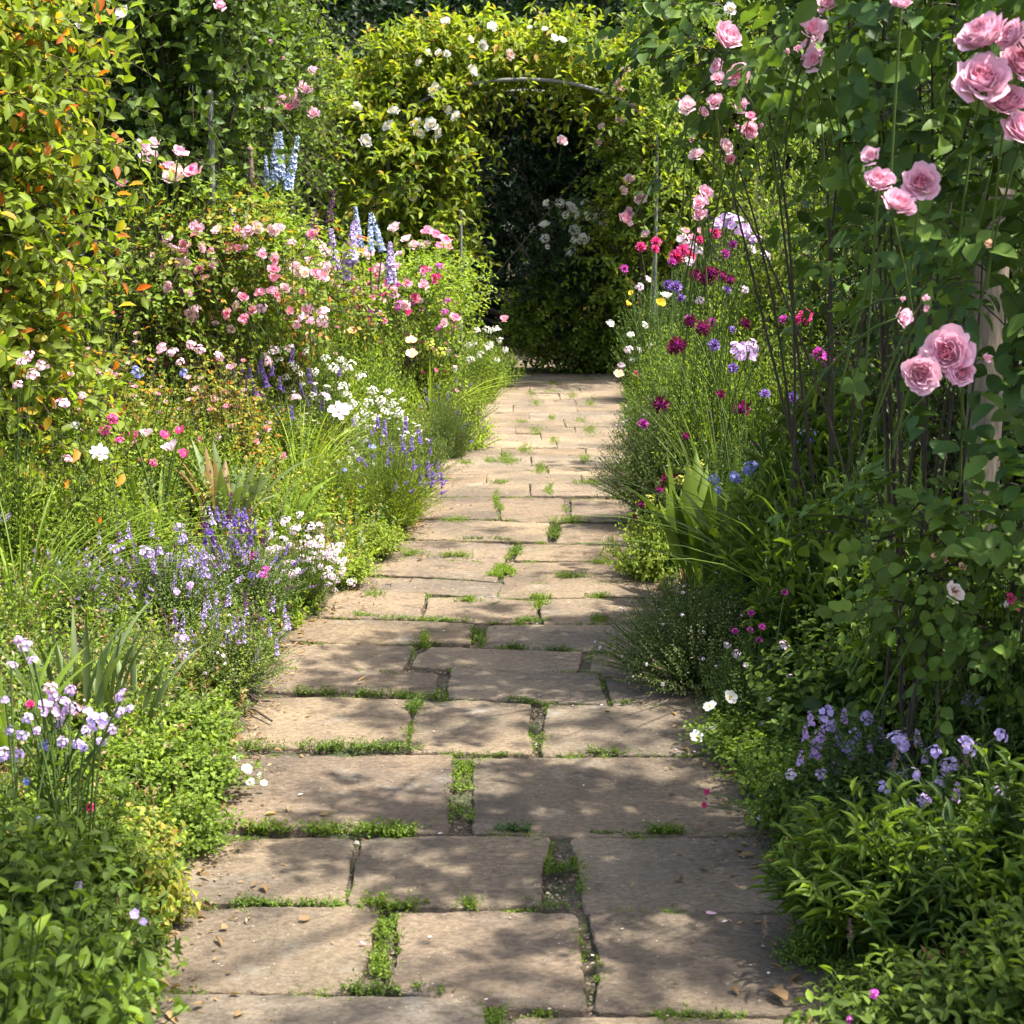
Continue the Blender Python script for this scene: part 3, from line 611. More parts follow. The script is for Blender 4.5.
# ------------------------------------------------------------------ far wood, hedge, trees
def tree(label, x, Y, h, E, n, L, mats, r0=.14, group=None, name='tree', nl=9):
    z = float(gz_arr(x, Y)) + ((1 - math.exp(-(Y - 19) / 14)) * 16 if Y > 19 else 0)
    root = bpy.data.objects.new(name, None); C.objects.link(root); root.location = (x, Y, z - .05); tag(root, label, 'tree', group)
    gs = G(); tubes(gs, np.array([[[0, 0, 0], [.05, 0, h * .3], [-.04, .05, h * .6], [0, 0, h]]]), [r0 * 1.3, r0, r0 * .8, r0 * .4], 8)
    limbs(gs, (0, 0, h * .45), ells(E, 16, .3, shell=.2)[2], r0 * .45, r0 * .1, .25)
    obj('trunk', gs.mesh('trunk', BARK), root); gl = G()
    for i in range(len(mats)):
        P0, P1, P2 = ells(E, int(n * (1 if i == 0 else .35)), .55, dr=.3, shell=.35)
        shoots(gl, None, P0, P1, P2, nl, L, L * .55, T_SM, m=i, t0=0, taper=.2)
    obj('crown', gl.mesh('crown', mats), root); return root
BT = 'trees of the wood behind the arch'
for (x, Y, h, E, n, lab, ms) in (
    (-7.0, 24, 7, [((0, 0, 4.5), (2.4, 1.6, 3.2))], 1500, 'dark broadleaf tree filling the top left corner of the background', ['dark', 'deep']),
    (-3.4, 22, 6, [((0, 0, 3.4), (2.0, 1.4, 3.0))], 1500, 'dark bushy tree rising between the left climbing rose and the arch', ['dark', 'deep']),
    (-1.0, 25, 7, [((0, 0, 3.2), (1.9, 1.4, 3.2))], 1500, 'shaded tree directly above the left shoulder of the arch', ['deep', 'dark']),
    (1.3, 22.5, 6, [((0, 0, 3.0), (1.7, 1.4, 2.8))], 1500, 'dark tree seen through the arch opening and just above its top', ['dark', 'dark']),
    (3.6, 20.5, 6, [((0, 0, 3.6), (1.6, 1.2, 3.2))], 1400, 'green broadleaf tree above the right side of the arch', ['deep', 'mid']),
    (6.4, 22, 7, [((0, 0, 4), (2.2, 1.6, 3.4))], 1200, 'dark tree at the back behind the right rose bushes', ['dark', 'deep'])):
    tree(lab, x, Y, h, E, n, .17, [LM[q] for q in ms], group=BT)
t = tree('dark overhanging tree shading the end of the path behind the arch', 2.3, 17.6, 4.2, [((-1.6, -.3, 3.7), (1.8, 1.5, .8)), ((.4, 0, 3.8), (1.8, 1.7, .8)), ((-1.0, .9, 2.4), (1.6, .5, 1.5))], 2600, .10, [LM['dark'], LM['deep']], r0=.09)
# the tree at the right whose boughs throw the dappled shade; it stands outside the frame
def shade_tree():
    base = np.array([4.6, 5.2, 0]); S = np.array(SUN)
    T = [(560, 790, .20), (655, 785, .20), (710, 795, .20), (600, 730, .22), (690, 735, .2), (500, 728, .16), (430, 722, .12), (365, 718, .08), (600, 668, .25), (500, 655, .22), (400, 655, .16), (330, 682, .08),
         (640, 865, .11), (720, 870, .16), (700, 950, .13), (770, 970, .2), (640, 1000, .22), (520, 985, .10), (300, 1030, .12), (640, 960, .07), (520, 1050, .2),
         (600, 560, .22), (640, 530, .22), (560, 575, .12), (500, 530, .12), (440, 545, .12), (430, 520, .07), (600, 505, .15), (640, 480, .16), (560, 620, .10), (640, 615, .2), (500, 607, .05), (450, 635, .10)]
    cl = []
    rn = np.random.default_rng(3)
    for px, py, r in T:
        p = gp(px, py); h = rn.uniform(3.0, 4.2); k = h / S[2]; cl.append((np.array(p) + S * k, r * .86))
    for i in range(88):                 # over the right bed
        y = rn.uniform(.9, 6.4); x = edge(ER, y) + rn.uniform(.34, 3.0); z = .45; h = rn.uniform(2.6, 4.6) - z
        cl.append((np.array([x, y, z]) + S * (h / S[2]), rn.uniform(.22, .38)))
    for i in range(22): cl.append((np.array([rn.uniform(.75, 1.6), rn.uniform(1.3, 2.5), .3]) + S * rn.uniform(2.9, 4.2), .27))
    for i in range(20): cl.append((np.array([rn.uniform(-1.1, -.62), rn.uniform(1.5, 2.4), .25]) + S * rn.uniform(3.2, 4.4), .26))
    root = bpy.data.objects.new('tree', None); C.objects.link(root); root.location = base
    tag(root, 'large broadleaf tree beside the right bed, its boughs shading the roses and the path', 'tree')
    gl = G()
    for c, r in cl:
        n = max(14, int(r * r * 3.14 * .62 / (.085 * .05 * .55))); q = rn.normal(0, 1, (n, 3)); q = nrm(q) * rn.uniform(0, 1, (n, 1)) ** .45 * r * [1, 1, .5]
        inst(gl, T_OV, c - base + q, nrm(rn.normal(0, 1, (n, 3)) * [1, 1, .4]), nrm(np.array([0, 0, 1.0]) + rn.normal(0, .4, (n, 3))), .085 * rn.uniform(.7, 1.2, n), .05, 0)
    obj('crown', gl.mesh('crown', LM['deep']), root)
    gs = G(); tubes(gs, np.array([[[0, 0, 0], [.05, 0, 1.5], [-.1, 0, 3], [-.2, 0, 4.6]]]), [.22, .17, .14, .06], 9)
    idx = rn.choice(len(cl), 40, replace=False); limbs(gs, (-.08, 0, 2.6), [cl[i][0] - base for i in idx], .03, .006, .2)
    obj('trunk', gs.mesh('trunk', BARK), root)
shade_tree()
# ------------------------------------------------------------------ metal arch and its climbers
def X_(px, Y, z=1.0): return (px - 512) / FP * (Y * cp + (CH - z) * sp)
def arch():
    x0, x1 = X_(390, 13.6), X_(655, 13.6); root = bpy.data.objects.new('garden_arch', None); C.objects.link(root); root.location = ((x0 + x1) / 2, 13.6, 0)
    tag(root, 'grey metal tube arch over the far end of the path, mostly hidden by yellow-green climbers', 'arch')
    hw = (x1 - x0) / 2
    for dy in (0, 1.0):
        g = G(); a = np.linspace(0, np.pi, 17); P = [(-hw, 0, 0), (-hw, 0, 1.0)] + [(-hw * math.cos(q), 0, 2.12 + .56 * math.sin(q)) for q in a] + [(hw, 0, 1.0), (hw, 0, 0)]
        tubes(g, np.array([P]) + [0, dy, 0], .017, 8); obj('hoop', g.mesh('hoop', METAL), root)
    for s in [(-1, z) for z in (.4, .9, 1.4)] + [(1, z) for z in (.4, .9, 1.4)] + [(math.cos(q), 2.12 + .56 * math.sin(q)) for q in (2.6, 2.1, 1.57, 1.04, .5)]:
        g = G(); tubes(g, np.array([[(s[0] * hw, 0, s[1]), (s[0] * hw, 1.0, s[1])]]), .008, 6); obj('crossbar', g.mesh('crossbar', METAL), root)
arch()
def E3(px, py, Y, rx, ry, rz, base):    # ellipsoid about a point of the scene, relative to the foot of the plant
    p = at(px, py, Y); return ((p.x - base[0], p.y - base[1], p.z - base[2]), (rx, ry, rz))
def E3a(px, py, Y, rx, ry, rz): p = at(px, py, Y); return ((p.x, p.y, p.z), (rx, ry, rz))
yl = 14.0
bl = (X_(415, yl), yl, 0.15)
a1 = bush('climbing_rose', 'yellow-green climbing rose with white blooms covering the left leg and top of the arch', 'climbing rose', bl,
    [E3a(385, 185, yl, .58, .4, .95), E3a(425, 130, yl, .36, .4, .6), E3a(350, 120, yl, .42, .4, .45), E3a(425, 260, yl, .28, .35, .6), E3a(480, 58, yl, .5, .4, .20), E3a(560, 56, yl, .5, .4, .18), E3a(420, 65, yl, .45, .4, .25), E3a(615, 90, yl + .2, .35, .4, .3), E3a(440, 150, 13.6, .14, .2, .5), E3a(440, 250, 13.6, .14, .2, .4), E3a(392, 180, 13.5, .2, .2, .6)],
    1150, .42, 10, .11, .058, T_OV, [LM['arch'], LM['fresh']], dict(ang=55, t0=0, upz=.75, taper=.3, jit=.2), 7, .01, dr=.35, toward=(.2, -.35, .1), twig=.003)
blooms_at(a1, [(x, y, r, k) for k, L in (('rose_white', [(357,108,6),(364,142,8),(390,127,7),(394,112,6),(417,125,7),(418,135,7),(432,126,8),(440,134,6),(436,91,8),(472,72,7),(492,28,6),(482,46,6),(429,53,4),(439,53,4),(447,54,4),(419,63,4),(554,39,5),(562,41,5),(378,116,5),(384,138,4),(457,117,6),(447,110,5),(545,30,4),(530,28,3)]),
    ('rose_blush', [(509,55,6),(392,197,5),(404,189,5),(413,195,6),(418,188,4),(410,183,4),(446,22,5),(470,40,4)]), ('rose_pale', [(562,142,6),(607,36,6)])) for x, y, r in L], yl - .62, .12)
a2 = bush('climbing_rose', 'green climbing rose with small pink blooms on the right leg of the arch', 'climbing rose', (X_(650, 14.3), 14.3, .1),
    [E3a(668, 120, 14.3, .5, .5, .9), E3a(640, 190, 14.2, .38, .4, .7), E3a(700, 60, 14.6, .7, .5, .7), E3a(640, 100, 14.0, .25, .35, .35), E3a(690, 220, 14.2, .6, .45, .6), E3a(625, 275, 14.2, .3, .35, .3), E3a(740, 120, 14.4, .6, .5, 1.0), E3a(640, 110, 13.6, .2, .25, .5), E3a(655, 160, 13.35, .16, .2, .5), E3a(635, 100, 13.4, .14, .2, .25)],
    1150, .4, 10, .085, .045, T_OV, [LM['fresh'], LM['arch']], dict(ang=58, t0=0, upz=.7, taper=.3), 14, .02, dr=.35, toward=(-.1, -.3, .1))
blooms_at(a2, [(626,73,7,'rose_pale'),(617,82,6,'rose_pale'),(622,90,5,'rose_pale'),(633,108,5,'rose_small'),(620,122,5,'rose_small'),(598,143,4,'rose_small'),(630,180,6,'rose_pale'),(640,198,7,'rose_pale'),(624,220,9,'rose_small'),(629,213,6,'rose_small'),(602,127,4,'rose_pale'),(623,191,5,'rose_pale'),(682,103,7,'rose_small'),(683,113,6,'rose_pale'),(655,160,4,'rose_pale'),(661,85,4,'rose_pale'),(646,235,5,'rose_pale')], 13.55, .1)
hb = bush('snowball_shrub', 'dark leafy shrub with round white flower clusters inside the arch opening', 'shrub', (X_(575, 14.8), 14.8, .05),
    [E3a(582, 250, 14.9, .36, .35, .4), E3a(570, 290, 14.9, .45, .4, .4)], 260, .3, 9, .09, .05, T_OV, [LM['dark'], LM['deep']], dict(ang=60), 8, .012)
blooms_at(hb, [(x, y, r, 'snowball' if i % 2 else 'rose_white') for i, (x, y, r) in enumerate([(547,203,4),(560,203,5),(570,209,7),(591,214,8),(545,226,6),(545,238,5),(579,215,5),(575,230,6),(582,240,7),(572,252,6),(602,227,6),(606,212,5),(548,247,3),(566,215,4),(585,203,4),(574,240,4)])], 14.4, .08)
for px, py, w_, lab in ((562, 312, .80, 'low glossy evergreen shrub at the bend left of the hosta, below the arch'), (602, 316, .6, 'dark evergreen shrub under the white snowball flowers')):
    bush('evergreen_shrub', lab, 'shrub', (X_(px, 15.0), 15.0, .0), [E3a(px, py + 10, 15.0, w_ * .66, .4, .42)], 460, .22, 10, .085, .045, T_SM, [LM['fresh'], LM['lime']], dict(ang=60), 6, .01, group='evergreen shrubs at the end of the path')
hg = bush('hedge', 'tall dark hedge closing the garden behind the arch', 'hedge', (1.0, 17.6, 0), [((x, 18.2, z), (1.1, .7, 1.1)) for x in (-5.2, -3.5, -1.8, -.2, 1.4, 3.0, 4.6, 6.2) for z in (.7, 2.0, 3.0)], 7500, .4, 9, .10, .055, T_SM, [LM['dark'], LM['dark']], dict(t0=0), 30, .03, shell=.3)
# ------------------------------------------------------------------ tall things at the left
def pole(name, label, px, Y, ptop, pbot, r, mat, cat, lean=0, knots=False):
    t_, b_ = at(px + lean, ptop, Y), at(px, pbot, Y); b_.z = gz(b_.x, Y) - .05
    root = bpy.data.objects.new(name, None); C.objects.link(root); root.location = b_; tag(root, label, cat); g = G(); d = t_ - b_
    ks = np.linspace(0, 1, 10); P = np.array([list(d * k + Vector((rng.normal(0, .006), rng.normal(0, .006), 0)) * (1 if knots else 0)) for k in ks])
    tubes(g, P[None], r * (1 + (.25 * np.sin(ks * 23) if knots else 0 * ks)), 10); obj('shaft', g.mesh('shaft', mat), root)
    g2 = G(); e = P[-1]; tubes(g2, np.array([[e, e + [0, 0, .012], e + [0, 0, .02]]]), [r * (1.15), r * 1.1, r * .2], 10); obj('cap', g2.mesh('cap', mat), root)
pole('garden_pole', 'smooth grey pole holding up the climbing rose at the back of the left bed', 210, 7.2, 94, 185, .014, METAL, 'pole')
pole('rustic_stake', 'knotty brown wooden stake among the pink roses of the left bed', 249, 8.25, 150, 240, .015, woodmat('stake_wood', (.20, .13, .10)), 'stake', 2, True)
pole('wooden_post', 'weathered wooden fence post behind the pink roses on the right', 992, 3.9, 195, 330, .045, woodmat('grey_wood', (.20, .155, .11), 22), 'post', 2)
r1 = bush('shrub', 'large yellow-green shrub with orange young leaves at the left edge', 'shrub', (X_(20, 5.2, 1), 5.25, gz(-1.7, 5.2)),
    [E3a(-50, 120, 5.2, .30, .4, .65), E3a(-60, 260, 5.2, .26, .4, .45), E3a(0, 190, 5.1, .10, .3, .30), E3a(-60, 20, 5.3, .34, .4, .5), E3a(-30, 350, 5.1, .22, .35, .28), E3a(5, 60, 5.2, .08, .2, .2), E3a(-20, 410, 5.1, .2, .3, .26)],
    620, .40, 13, .066, .036, T_OV, [LM['bronze'], LM['bronze']], dict(ang=62, t0=.1, taper=.15, upz=.6), 5, .006, dr=.28, up=.45, toward=(.15, -.2, 0))
r2 = bush('climbing_shrub', 'dark green climber with heart-shaped leaves behind the yellow-green shrub', 'climber', (X_(165, 7.4, 1), 7.4, gz(-1.7, 7)),
    [E3a(160, 70, 7.4, .30, .35, .75), E3a(215, 40, 7.5, .28, .35, .55), E3a(180, -60, 7.5, .4, .4, .5), E3a(120, 150, 7.4, .25, .3, .5), E3a(75, 60, 7.6, .4, .3, 1.0)], 800, .3, 9, .075, .055, T_OV, [LM['mid'], LM['deep']], dict(ang=65, t0=0, upz=.5), 14, .015, dr=.4, toward=(.1, -.2, 0))
blooms_at(r2, [(124, 15, 10, 'rose_white'), (220, 7, 7, 'rose_small'), (80, 24, 5, 'rose_white')], 7.0, .05)
r3 = bush('climbing_rose', 'climbing rose with mauve-pink blooms on the tall left pole', 'climbing rose', (X_(250, 8.8, 1), 8.8, gz(-1.6, 8.8)),
    [E3a(250, 90, 8.8, .36, .4, .70), E3a(225, 150, 8.8, .30, .35, .5), E3a(285, 70, 8.9, .16, .3, .45), E3a(240, -20, 8.9, .4, .4, .5), E3a(200, 200, 8.8, .3, .3, .35)],
    820, .3, 9, .055, .036, T_OV, [LM['mid'], LM['fresh']], dict(ang=62, t0=0, upz=.6), 14, .014, dr=.4, toward=(.1, -.25, .05))
blooms_at(r3, [(314,72,6,'rose_small'),(314,114,7,'rose_small'),(302,87,6,'rose_pale'),(296,97,8,'rose_small'),(289,108,6,'rose_deep'),(282,100,6,'rose_small'),(262,106,5,'rose_deep'),(270,43,4,'rose_small'),(308,90,5,'rose_small'),(277,28,4,'rose_pale'),(284,58,3,'rose_small'),(298,103,5,'rose_small')], 8.35, .06)
# ------------------------------------------------------------------ roses on the right
rA = bush('rose_bush', 'tall shrub rose with large pale pink blooms and dark leaves at the right edge', 'rose bush', (X_(930, 3.1, 1), 3.1, gz(.85, 3)),
    [E3a(985, 160, 2.95, .16, .2, .22), E3a(930, 250, 2.8, .10, .15, .10), E3a(1010, 300, 2.7, .14, .2, .2), E3a(1000, 430, 2.85, .11, .15, .12), E3a(1050, 60, 2.8, .25, .25, .4), E3a(890, 90, 3.0, .10, .15, .08), E3a(1020, 480, 2.75, .08, .2, .08), E3a(930, 30, 2.9, .16, .2, .08), E3a(1095, 300, 2.8, .2, .25, .35), E3a(960, -60, 2.9, .5, .4, .2)],
    120, .16, 4, .054, .034, T_HI, [LM['rose'], LM['blue']], dict(ang=60, t0=.1, taper=.1, compound=5, upz=.6), 5, .005, dr=.25, up=.25, toward=(-.15, -.45, 0), twig=.0022)
blooms_at(rA, [(987,41,28,'rose_pink'),(982,84,29,'rose_pink'),(1021,66,25,'rose_pink'),(1006,106,22,'rose_pink'),(1024,134,24,'rose_pink'),(1016,38,18,'rose_pink'),(872,158,12,'rose_small'),(879,184,16,'rose_pink'),(921,184,20,'rose_pink'),(897,206,18,'rose_pink'),(901,5,11,'rose_pink'),
    (901,317,12,'rose_small'),(924,299,7,'bud_pink'),(924,311,7,'bud_pink'),(901,298,5,'bud_pink'),(949,353,27,'rose_pink'),(919,373,22,'rose_pink'),(962,374,15,'rose_pink'),(984,357,9,'bud_pink'),(986,246,8,'bud_faded')], 2.36, .03)
blooms_at(rA, [(811,32,16,'rose_small'),(815,62,14,'rose_small'),(829,6,14,'rose_small'),(797,50,7,'bud_pink'),(803,58,6,'bud_pink'),(789,52,5,'bud_pink')], 2.62, .03)
rC = bush('rose_bush', 'low rose with faded cream blooms and brown buds in the shade at the right', 'rose bush', (X_(955, 2.9, .3), 2.9, gz(.9, 2.9)),
    [E3a(945, 590, 2.85, .10, .12, .08), E3a(990, 560, 2.8, .12, .12, .1), E3a(900, 530, 2.9, .08, .1, .05), E3a(1010, 620, 2.8, .06, .1, .05)], 36, .13, 4, .036, .026, T_HI, [LM['mid'], LM['rose']], dict(ang=60, compound=5, taper=.1), 8, .005, dr=.2)
blooms_at(rC, [(951,594,14,'rose_faded','faded brown-edged cream rose'),(932,557,7,'bud_faded'),(972,556,8,'bud_faded'),(962,569,8,'bud_faded'),(945,560,5,'bud_faded'),(1011,598,6,'rose_red'),(1019,606,6,'rose_red'),(1008,606,5,'rose_white')], 2.65, .03)
rB = bush('rose_bush', 'arching shrub rose with clusters of mid-pink blooms leaning over the path side', 'rose bush', (X_(850, 4.3, 1), 4.3, gz(1.05, 4.3)),
    [E3a(790, 40, 4.2, .32, .35, .2), E3a(850, 40, 4.3, .25, .3, .20), E3a(745, 50, 4.2, .12, .2, .12), E3a(890, 170, 4.4, .10, .3, .25), E3a(920, 300, 4.5, .16, .25, .3), E3a(860, -30, 4.3, .5, .4, .25), E3a(950, 100, 4.4, .4, .35, .5)],
    165, .24, 5, .050, .031, T_HI, [LM['rose'], LM['deep']], dict(ang=60, t0=.05, taper=.1, compound=5, upz=.6), 6, .006, dr=.35, up=.25, toward=(-.2, -.2, 0), twig=.0025)
blooms_at(rB, [(811,32,15,'rose_small'),(815,62,13,'rose_small'),(829,5,14,'rose_small'),(795,50,6,'bud_pink'),(724,40,18,'rose_pink'),(719,67,9,'rose_small'),(718,80,8,'rose_small'),(740,77,13,'rose_pink'),(715,103,9,'rose_small'),(702,113,7,'rose_small'),(687,107,10,'rose_pale'),(742,107,8,'rose_small'),(749,131,9,'rose_pink'),(750,117,6,'rose_deep'),(762,127,5,'bud_pink'),
    (697,156,8,'rose_pale'),(724,147,9,'rose_pale'),(730,160,6,'rose_deep'),(692,140,5,'bud_pink'),(705,194,9,'rose_small'),(700,204,9,'rose_small'),(699,215,8,'rose_small'),(737,127,5,'bud_pink'),(730,10,7,'rose_white')], 3.5, .05)
def canes():                              # long bare arching canes of the two tall roses
    for root, Y, L in ((rB, 4.15, [((845, 420), (800, 260), (700, 150)), ((850, 400), (820, 150), (735, 40)), ((860, 420), (835, 150), (815, 20)), ((845, 400), (790, 260), (715, 110))]),
                       (rA, 3.0, [((880, 460), (860, 200), (890, -40)), ((920, 470), (900, 230), (930, -50)), ((930, 480), (925, 250), (985, 60)), ((940, 480), (950, 300), (1010, 110)), ((915, 470), (880, 280), (885, 190)), ((935, 480), (930, 400), (960, 360)), ((905, 470), (905, 250), (870, 20)), ((925, 470), (940, 250), (930, -60))])):
        g = G(); B = np.array(root.location); P = [np.array([list(at(*l[i], Y + rng.uniform(-.12, .12))) for l in L]) - B for i in range(3)]
        P[0][:, 2] = 0; P[0][:, :2] = rng.normal(0, .07, (len(L), 2))
        tubes(g, bez(P[0], P[1], P[2], np.linspace(0, 1, 14)[None].repeat(len(L), 0))[0], np.linspace(.005, .002, 14), 6); obj('canes', g.mesh('canes', STEMB), root)
canes()

pole('garden_stake', 'thin grey metal stake standing in the climber at the left edge of the arch opening', 461, 13.1, 212, 290, .012, METAL, 'stake')

def ivy():
    g = G(); rn = np.random.default_rng(4); n = 16000; y = rn.uniform(18.8, 34, n); x = rn.uniform(-.42, .42, n) * y
    z = (1 - np.exp(-np.maximum(y - 19, 0) / 14)) * 16 + rn.uniform(0, .35, n)
    inst(g, T_OV, np.stack([x, y, z], 1), rn.normal(0, 1, (n, 3)) + [0, -.4, .3], nrm(rn.normal(0, .5, (n, 3)) + [0, -.8, .6]), .30, .26, 0)
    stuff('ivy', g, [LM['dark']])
ivy()

m1 = bush('rose_bush', 'broad flowery rose bush with rusty leaves in the left bed behind the white drift', 'rose bush', (X_(235, 7.4, .6), 7.4, gz(-1.4, 7.4)),
    [E3a(180, 255, 7.0, .26, .3, .20), E3a(240, 270, 7.2, .26, .3, .18), E3a(300, 290, 7.6, .24, .3, .15), E3a(150, 310, 7.0, .24, .3, .18), E3a(215, 235, 7.7, .2, .3, .15)], 400, .26, 8, .036, .022, T_OV, [LM['fresh'], LM['rust']], dict(ang=60, t0=0, compound=3, taper=.15), 10, .006, dr=.1, up=.5)
blooms_at(m1, [(int(rng.uniform(135, 330)), int(rng.uniform(225, 330)), float(rng.uniform(3.5, 7.5)), str(rng.choice(['rose_small', 'rose_coral', 'rose_pale', 'rose_deep', 'rose_blush', 'head_pink']))) for _ in range(92)], 6.8, .12)
m2 = bush('rose_bush', 'loose fresh green rose bush with magenta and pink blooms below the pale delphiniums', 'rose bush', (X_(380, 9.4, .6), 9.4, gz(-.9, 9.4)),
    [E3a(345, 308, 9.4, .28, .3, .14), E3a(400, 305, 9.6, .26, .3, .14), E3a(440, 300, 10.2, .2, .3, .14)], 300, .24, 9, .036, .021, T_OV, [LM['fresh'], LM['lime']], dict(ang=60, t0=0, compound=3, taper=.15), 8, .005, dr=.1, up=.5)
blooms_at(m2, [(int(rng.uniform(335, 460)), int(rng.uniform(262, 330)), float(rng.uniform(3, 6.5)), str(rng.choice(['rose_small', 'rose_red', 'rose_deep', 'rose_deep', 'rose_pale', 'head_magenta']))) for _ in range(60)], 9.05, .1)
# ------------------------------------------------------------------ undergrowth nobody could count
def under(side, y0, y1, n, mats, hmin, hmax, L, name, seed, jit=0):
    rn = np.random.default_rng(seed); y = rn.uniform(y0, y1, n * 3); E = EL if side < 0 else ER
    e = np.interp(y, [p.y for p in E], [p.x for p in E]); wmax = .37 * y + .4 - np.abs(e) * (1 if side * e[0] > 0 else -1)
    d = rn.uniform(0, 1, n * 3) ** 1.1 * np.maximum(wmax, .3); x = e + side * (d + .045 * (y < 6)); keep = np.abs(x) < .37 * y + .4
    x, y, d = x[keep][:n], y[keep][:n], d[keep][:n]; z = gz_arr(x, y)
    h = np.clip(hmin + (hmax - hmin) * np.clip(d / 1.6, 0, 1) ** .8, hmin, hmax) * rn.uniform(.5, 1.1, len(x))
    P0 = np.stack([x, y, z - .01], 1); az = rn.uniform(0, 6.28, len(x)); o = np.stack([np.cos(az), np.sin(az), 0 * az], 1) * (h * rn.uniform(.1, .7, len(x)))[:, None]
    P2 = P0 + o + np.stack([0 * h, 0 * h, h], 1); P1 = P0 + np.stack([0 * h, 0 * h, h * .6], 1) + o * .3
    gl = G(); q = np.array_split(np.arange(len(x)), len(mats))
    pm = rn.permutation(len(x))
    for i, s in enumerate(q): s = pm[s]; shoots(gl, gl, P0[s], P1[s], P2[s], 13, L, L * .5, T_SM, m=i, ms=i, r=.0014, t0=.05, rnd=rn)
    return tag(obj(name, gl.mesh(name, [LM[k] for k in mats])), kind='stuff')
under(-1, 1.5, 5, 3600, ['fresh', 'mid', 'lime', 'mid', 'olive', 'fresh', 'dry'], .08, .32, .028, 'undergrowth', 1)
under(-1, 5, 16, 7000, ['fresh', 'lime', 'mid', 'grey', 'olive', 'gold', 'fresh', 'rust'], .10, .66, .036, 'undergrowth', 2)
under(1, 1.4, 5.5, 4200, ['mid', 'deep', 'fresh', 'olive', 'mid', 'fresh', 'dry'], .06, .24, .030, 'undergrowth', 3)
under(1, 5.5, 16, 5000, ['mid', 'fresh', 'deep'], .08, .4, .034, 'undergrowth', 4)
# ------------------------------------------------------------------ LEFT BED, front to back
Fl = lambda k, *L: [(*t, k) for t in L]
put('periwinkle', 'leafy dark green herb in the bottom left corner of the photo', -10, 1.9, 905, sx=1.0)
put('periwinkle', 'leafy herb with two pale lilac florets spilling over the lowest slab at the left', 78, 2.28, 890, sx=.62, fl=Fl('open_lilac', (135, 914, 6), (143, 922, 5), (108, 918, 4)) + Fl('head_lilac', (78, 886, 6), (90, 935, 4)))
put('periwinkle', 'leafy green herb at the left edge under the tall lilac phlox', -20, 2.35, 800, var=1)
put('periwinkle', 'leafy green herb between the gold-leaved herb and the left photo edge', 75, 2.6, 830, sx=.7, var=1)
put('wallflower', 'tall phlox with clusters of lilac florets at the left edge', 55, 2.55, 730, sx=.75, fl=Fl('head_mauve', (53, 712, 13), (63, 702, 8), (70, 710, 9), (122, 695, 9), (37, 730, 5), (25, 646, 9), (119, 712, 7), (53, 696, 7), (44, 706, 9), (58, 722, 9), (33, 660, 7), (18, 640, 6), (112, 730, 7), (88, 712, 8), (70, 690, 7), (12, 665, 6)) + Fl('head_lilac', (95, 722, 12), (15, 755, 9), (3, 753, 9), (9, 731, 6), (77, 744, 7), (100, 742, 6), (45, 747, 5), (84, 748, 5), (28, 718, 7), (22, 735, 7), (62, 742, 7), (105, 718, 7), (85, 730, 6), (5, 700, 6), (130, 708, 5)) + Fl('head_pink', (50, 689, 8)) + Fl('pom_hot', (30, 704, 5), (90, 807, 6)) + Fl('head_blue', (27, 782, 5), (39, 820, 5), (44, 745, 6)))
put('goldcover', 'low herb with yellow and orange ageing leaves by the second slab row', 125, 2.82, 808, sx=.62)
put('goldcover', 'straw-coloured patch of low leaves just below the gold-leaved herb', 145, 2.62, 850, sx=.35, var=1)
G1 = 'bright low herbs along the left edge of the path'
put('groundcover', 'round-leaved bright herb closest to the camera on the left path edge', 178, 2.98, 800, sx=.58, group=G1)
put('groundcover', 'bright round-leaved herb with small white flowers beside the weedy third joint', 185, 3.25, 745, sx=.72, group=G1, fl=Fl('open_white', (247, 769, 6), (249, 782, 6), (237, 759, 5), (260, 775, 4), (233, 845, 5), (264, 783, 4)))
put('groundcover', 'bright low herb in front of the green catmint, beside the fourth slab row', 172, 3.6, 700, sx=.72, var=1, group=G1)
put('groundcover', 'bright low herb behind the lilac phlox, away from the path', 120, 3.2, 735, sx=.8, var=1, group=G1)
def irisp(label, px, Y, top, n, mat, wid=.022, dry=0, fl=None, spread_=.4, bend=.4, name='iris', cat='iris', prof=None, k=8):
    x = X_(px, Y, .3); z = gz(x, Y); root = bpy.data.objects.new(name, None); C.objects.link(root); root.location = (x, Y, z); tag(root, label, cat)
    H = at(px, top, Y).z - z; g = G(); blades(g, n, H * 1.05, wid, .09, spread_, bend, 0, prof=prof, k=k); obj('leaves', g.mesh('leaves', LM[mat]), root)
    if dry: g = G(); blades(g, dry, H * .95, wid * 1.2, .05, spread_ * .7, .2, 0); obj('dry_leaves', g.mesh('dry_leaves', LM['dry']), root)['label'] = 'dry brown leaf blades'
    if fl: stalks(root, fl, Y, .05, .0028, .05)
    return root
irisp('iris clump with broad blue-green blades left of the catmint', 75, 3.45, 600, 22, 'grey', .026)
irisp('short iris fan standing beside the lilac phlox at the left edge', 5, 3.1, 640, 16, 'fresh', .024)
irisp('iris fan of upright blades between the phlox and the low bright herbs', 122, 3.5, 640, 18, 'grey', .022)
put('catmintgreen', 'green catmint mound with slender pale lilac spikes nearest the path at the left', 222, 4.05, 612, sx=.8, flowers=2, fl=Fl('spike_catmint', *[(int(rng.uniform(175, 290)), int(rng.uniform(602, 668)), int(rng.uniform(11, 18))) for _ in range(30)]) + Fl('spike_plum', *[(int(rng.uniform(150, 280)), int(rng.uniform(600, 650)), int(rng.uniform(14, 22))) for _ in range(16)]) + Fl('head_mauve', (182, 639, 8), (184, 658, 7), (175, 671, 6), (220, 645, 4), (142, 662, 4), (176, 592, 5), (190, 585, 5)) + Fl('cluster_white', (224, 685, 8), (232, 695, 7), (243, 690, 5), (286, 628, 4)))
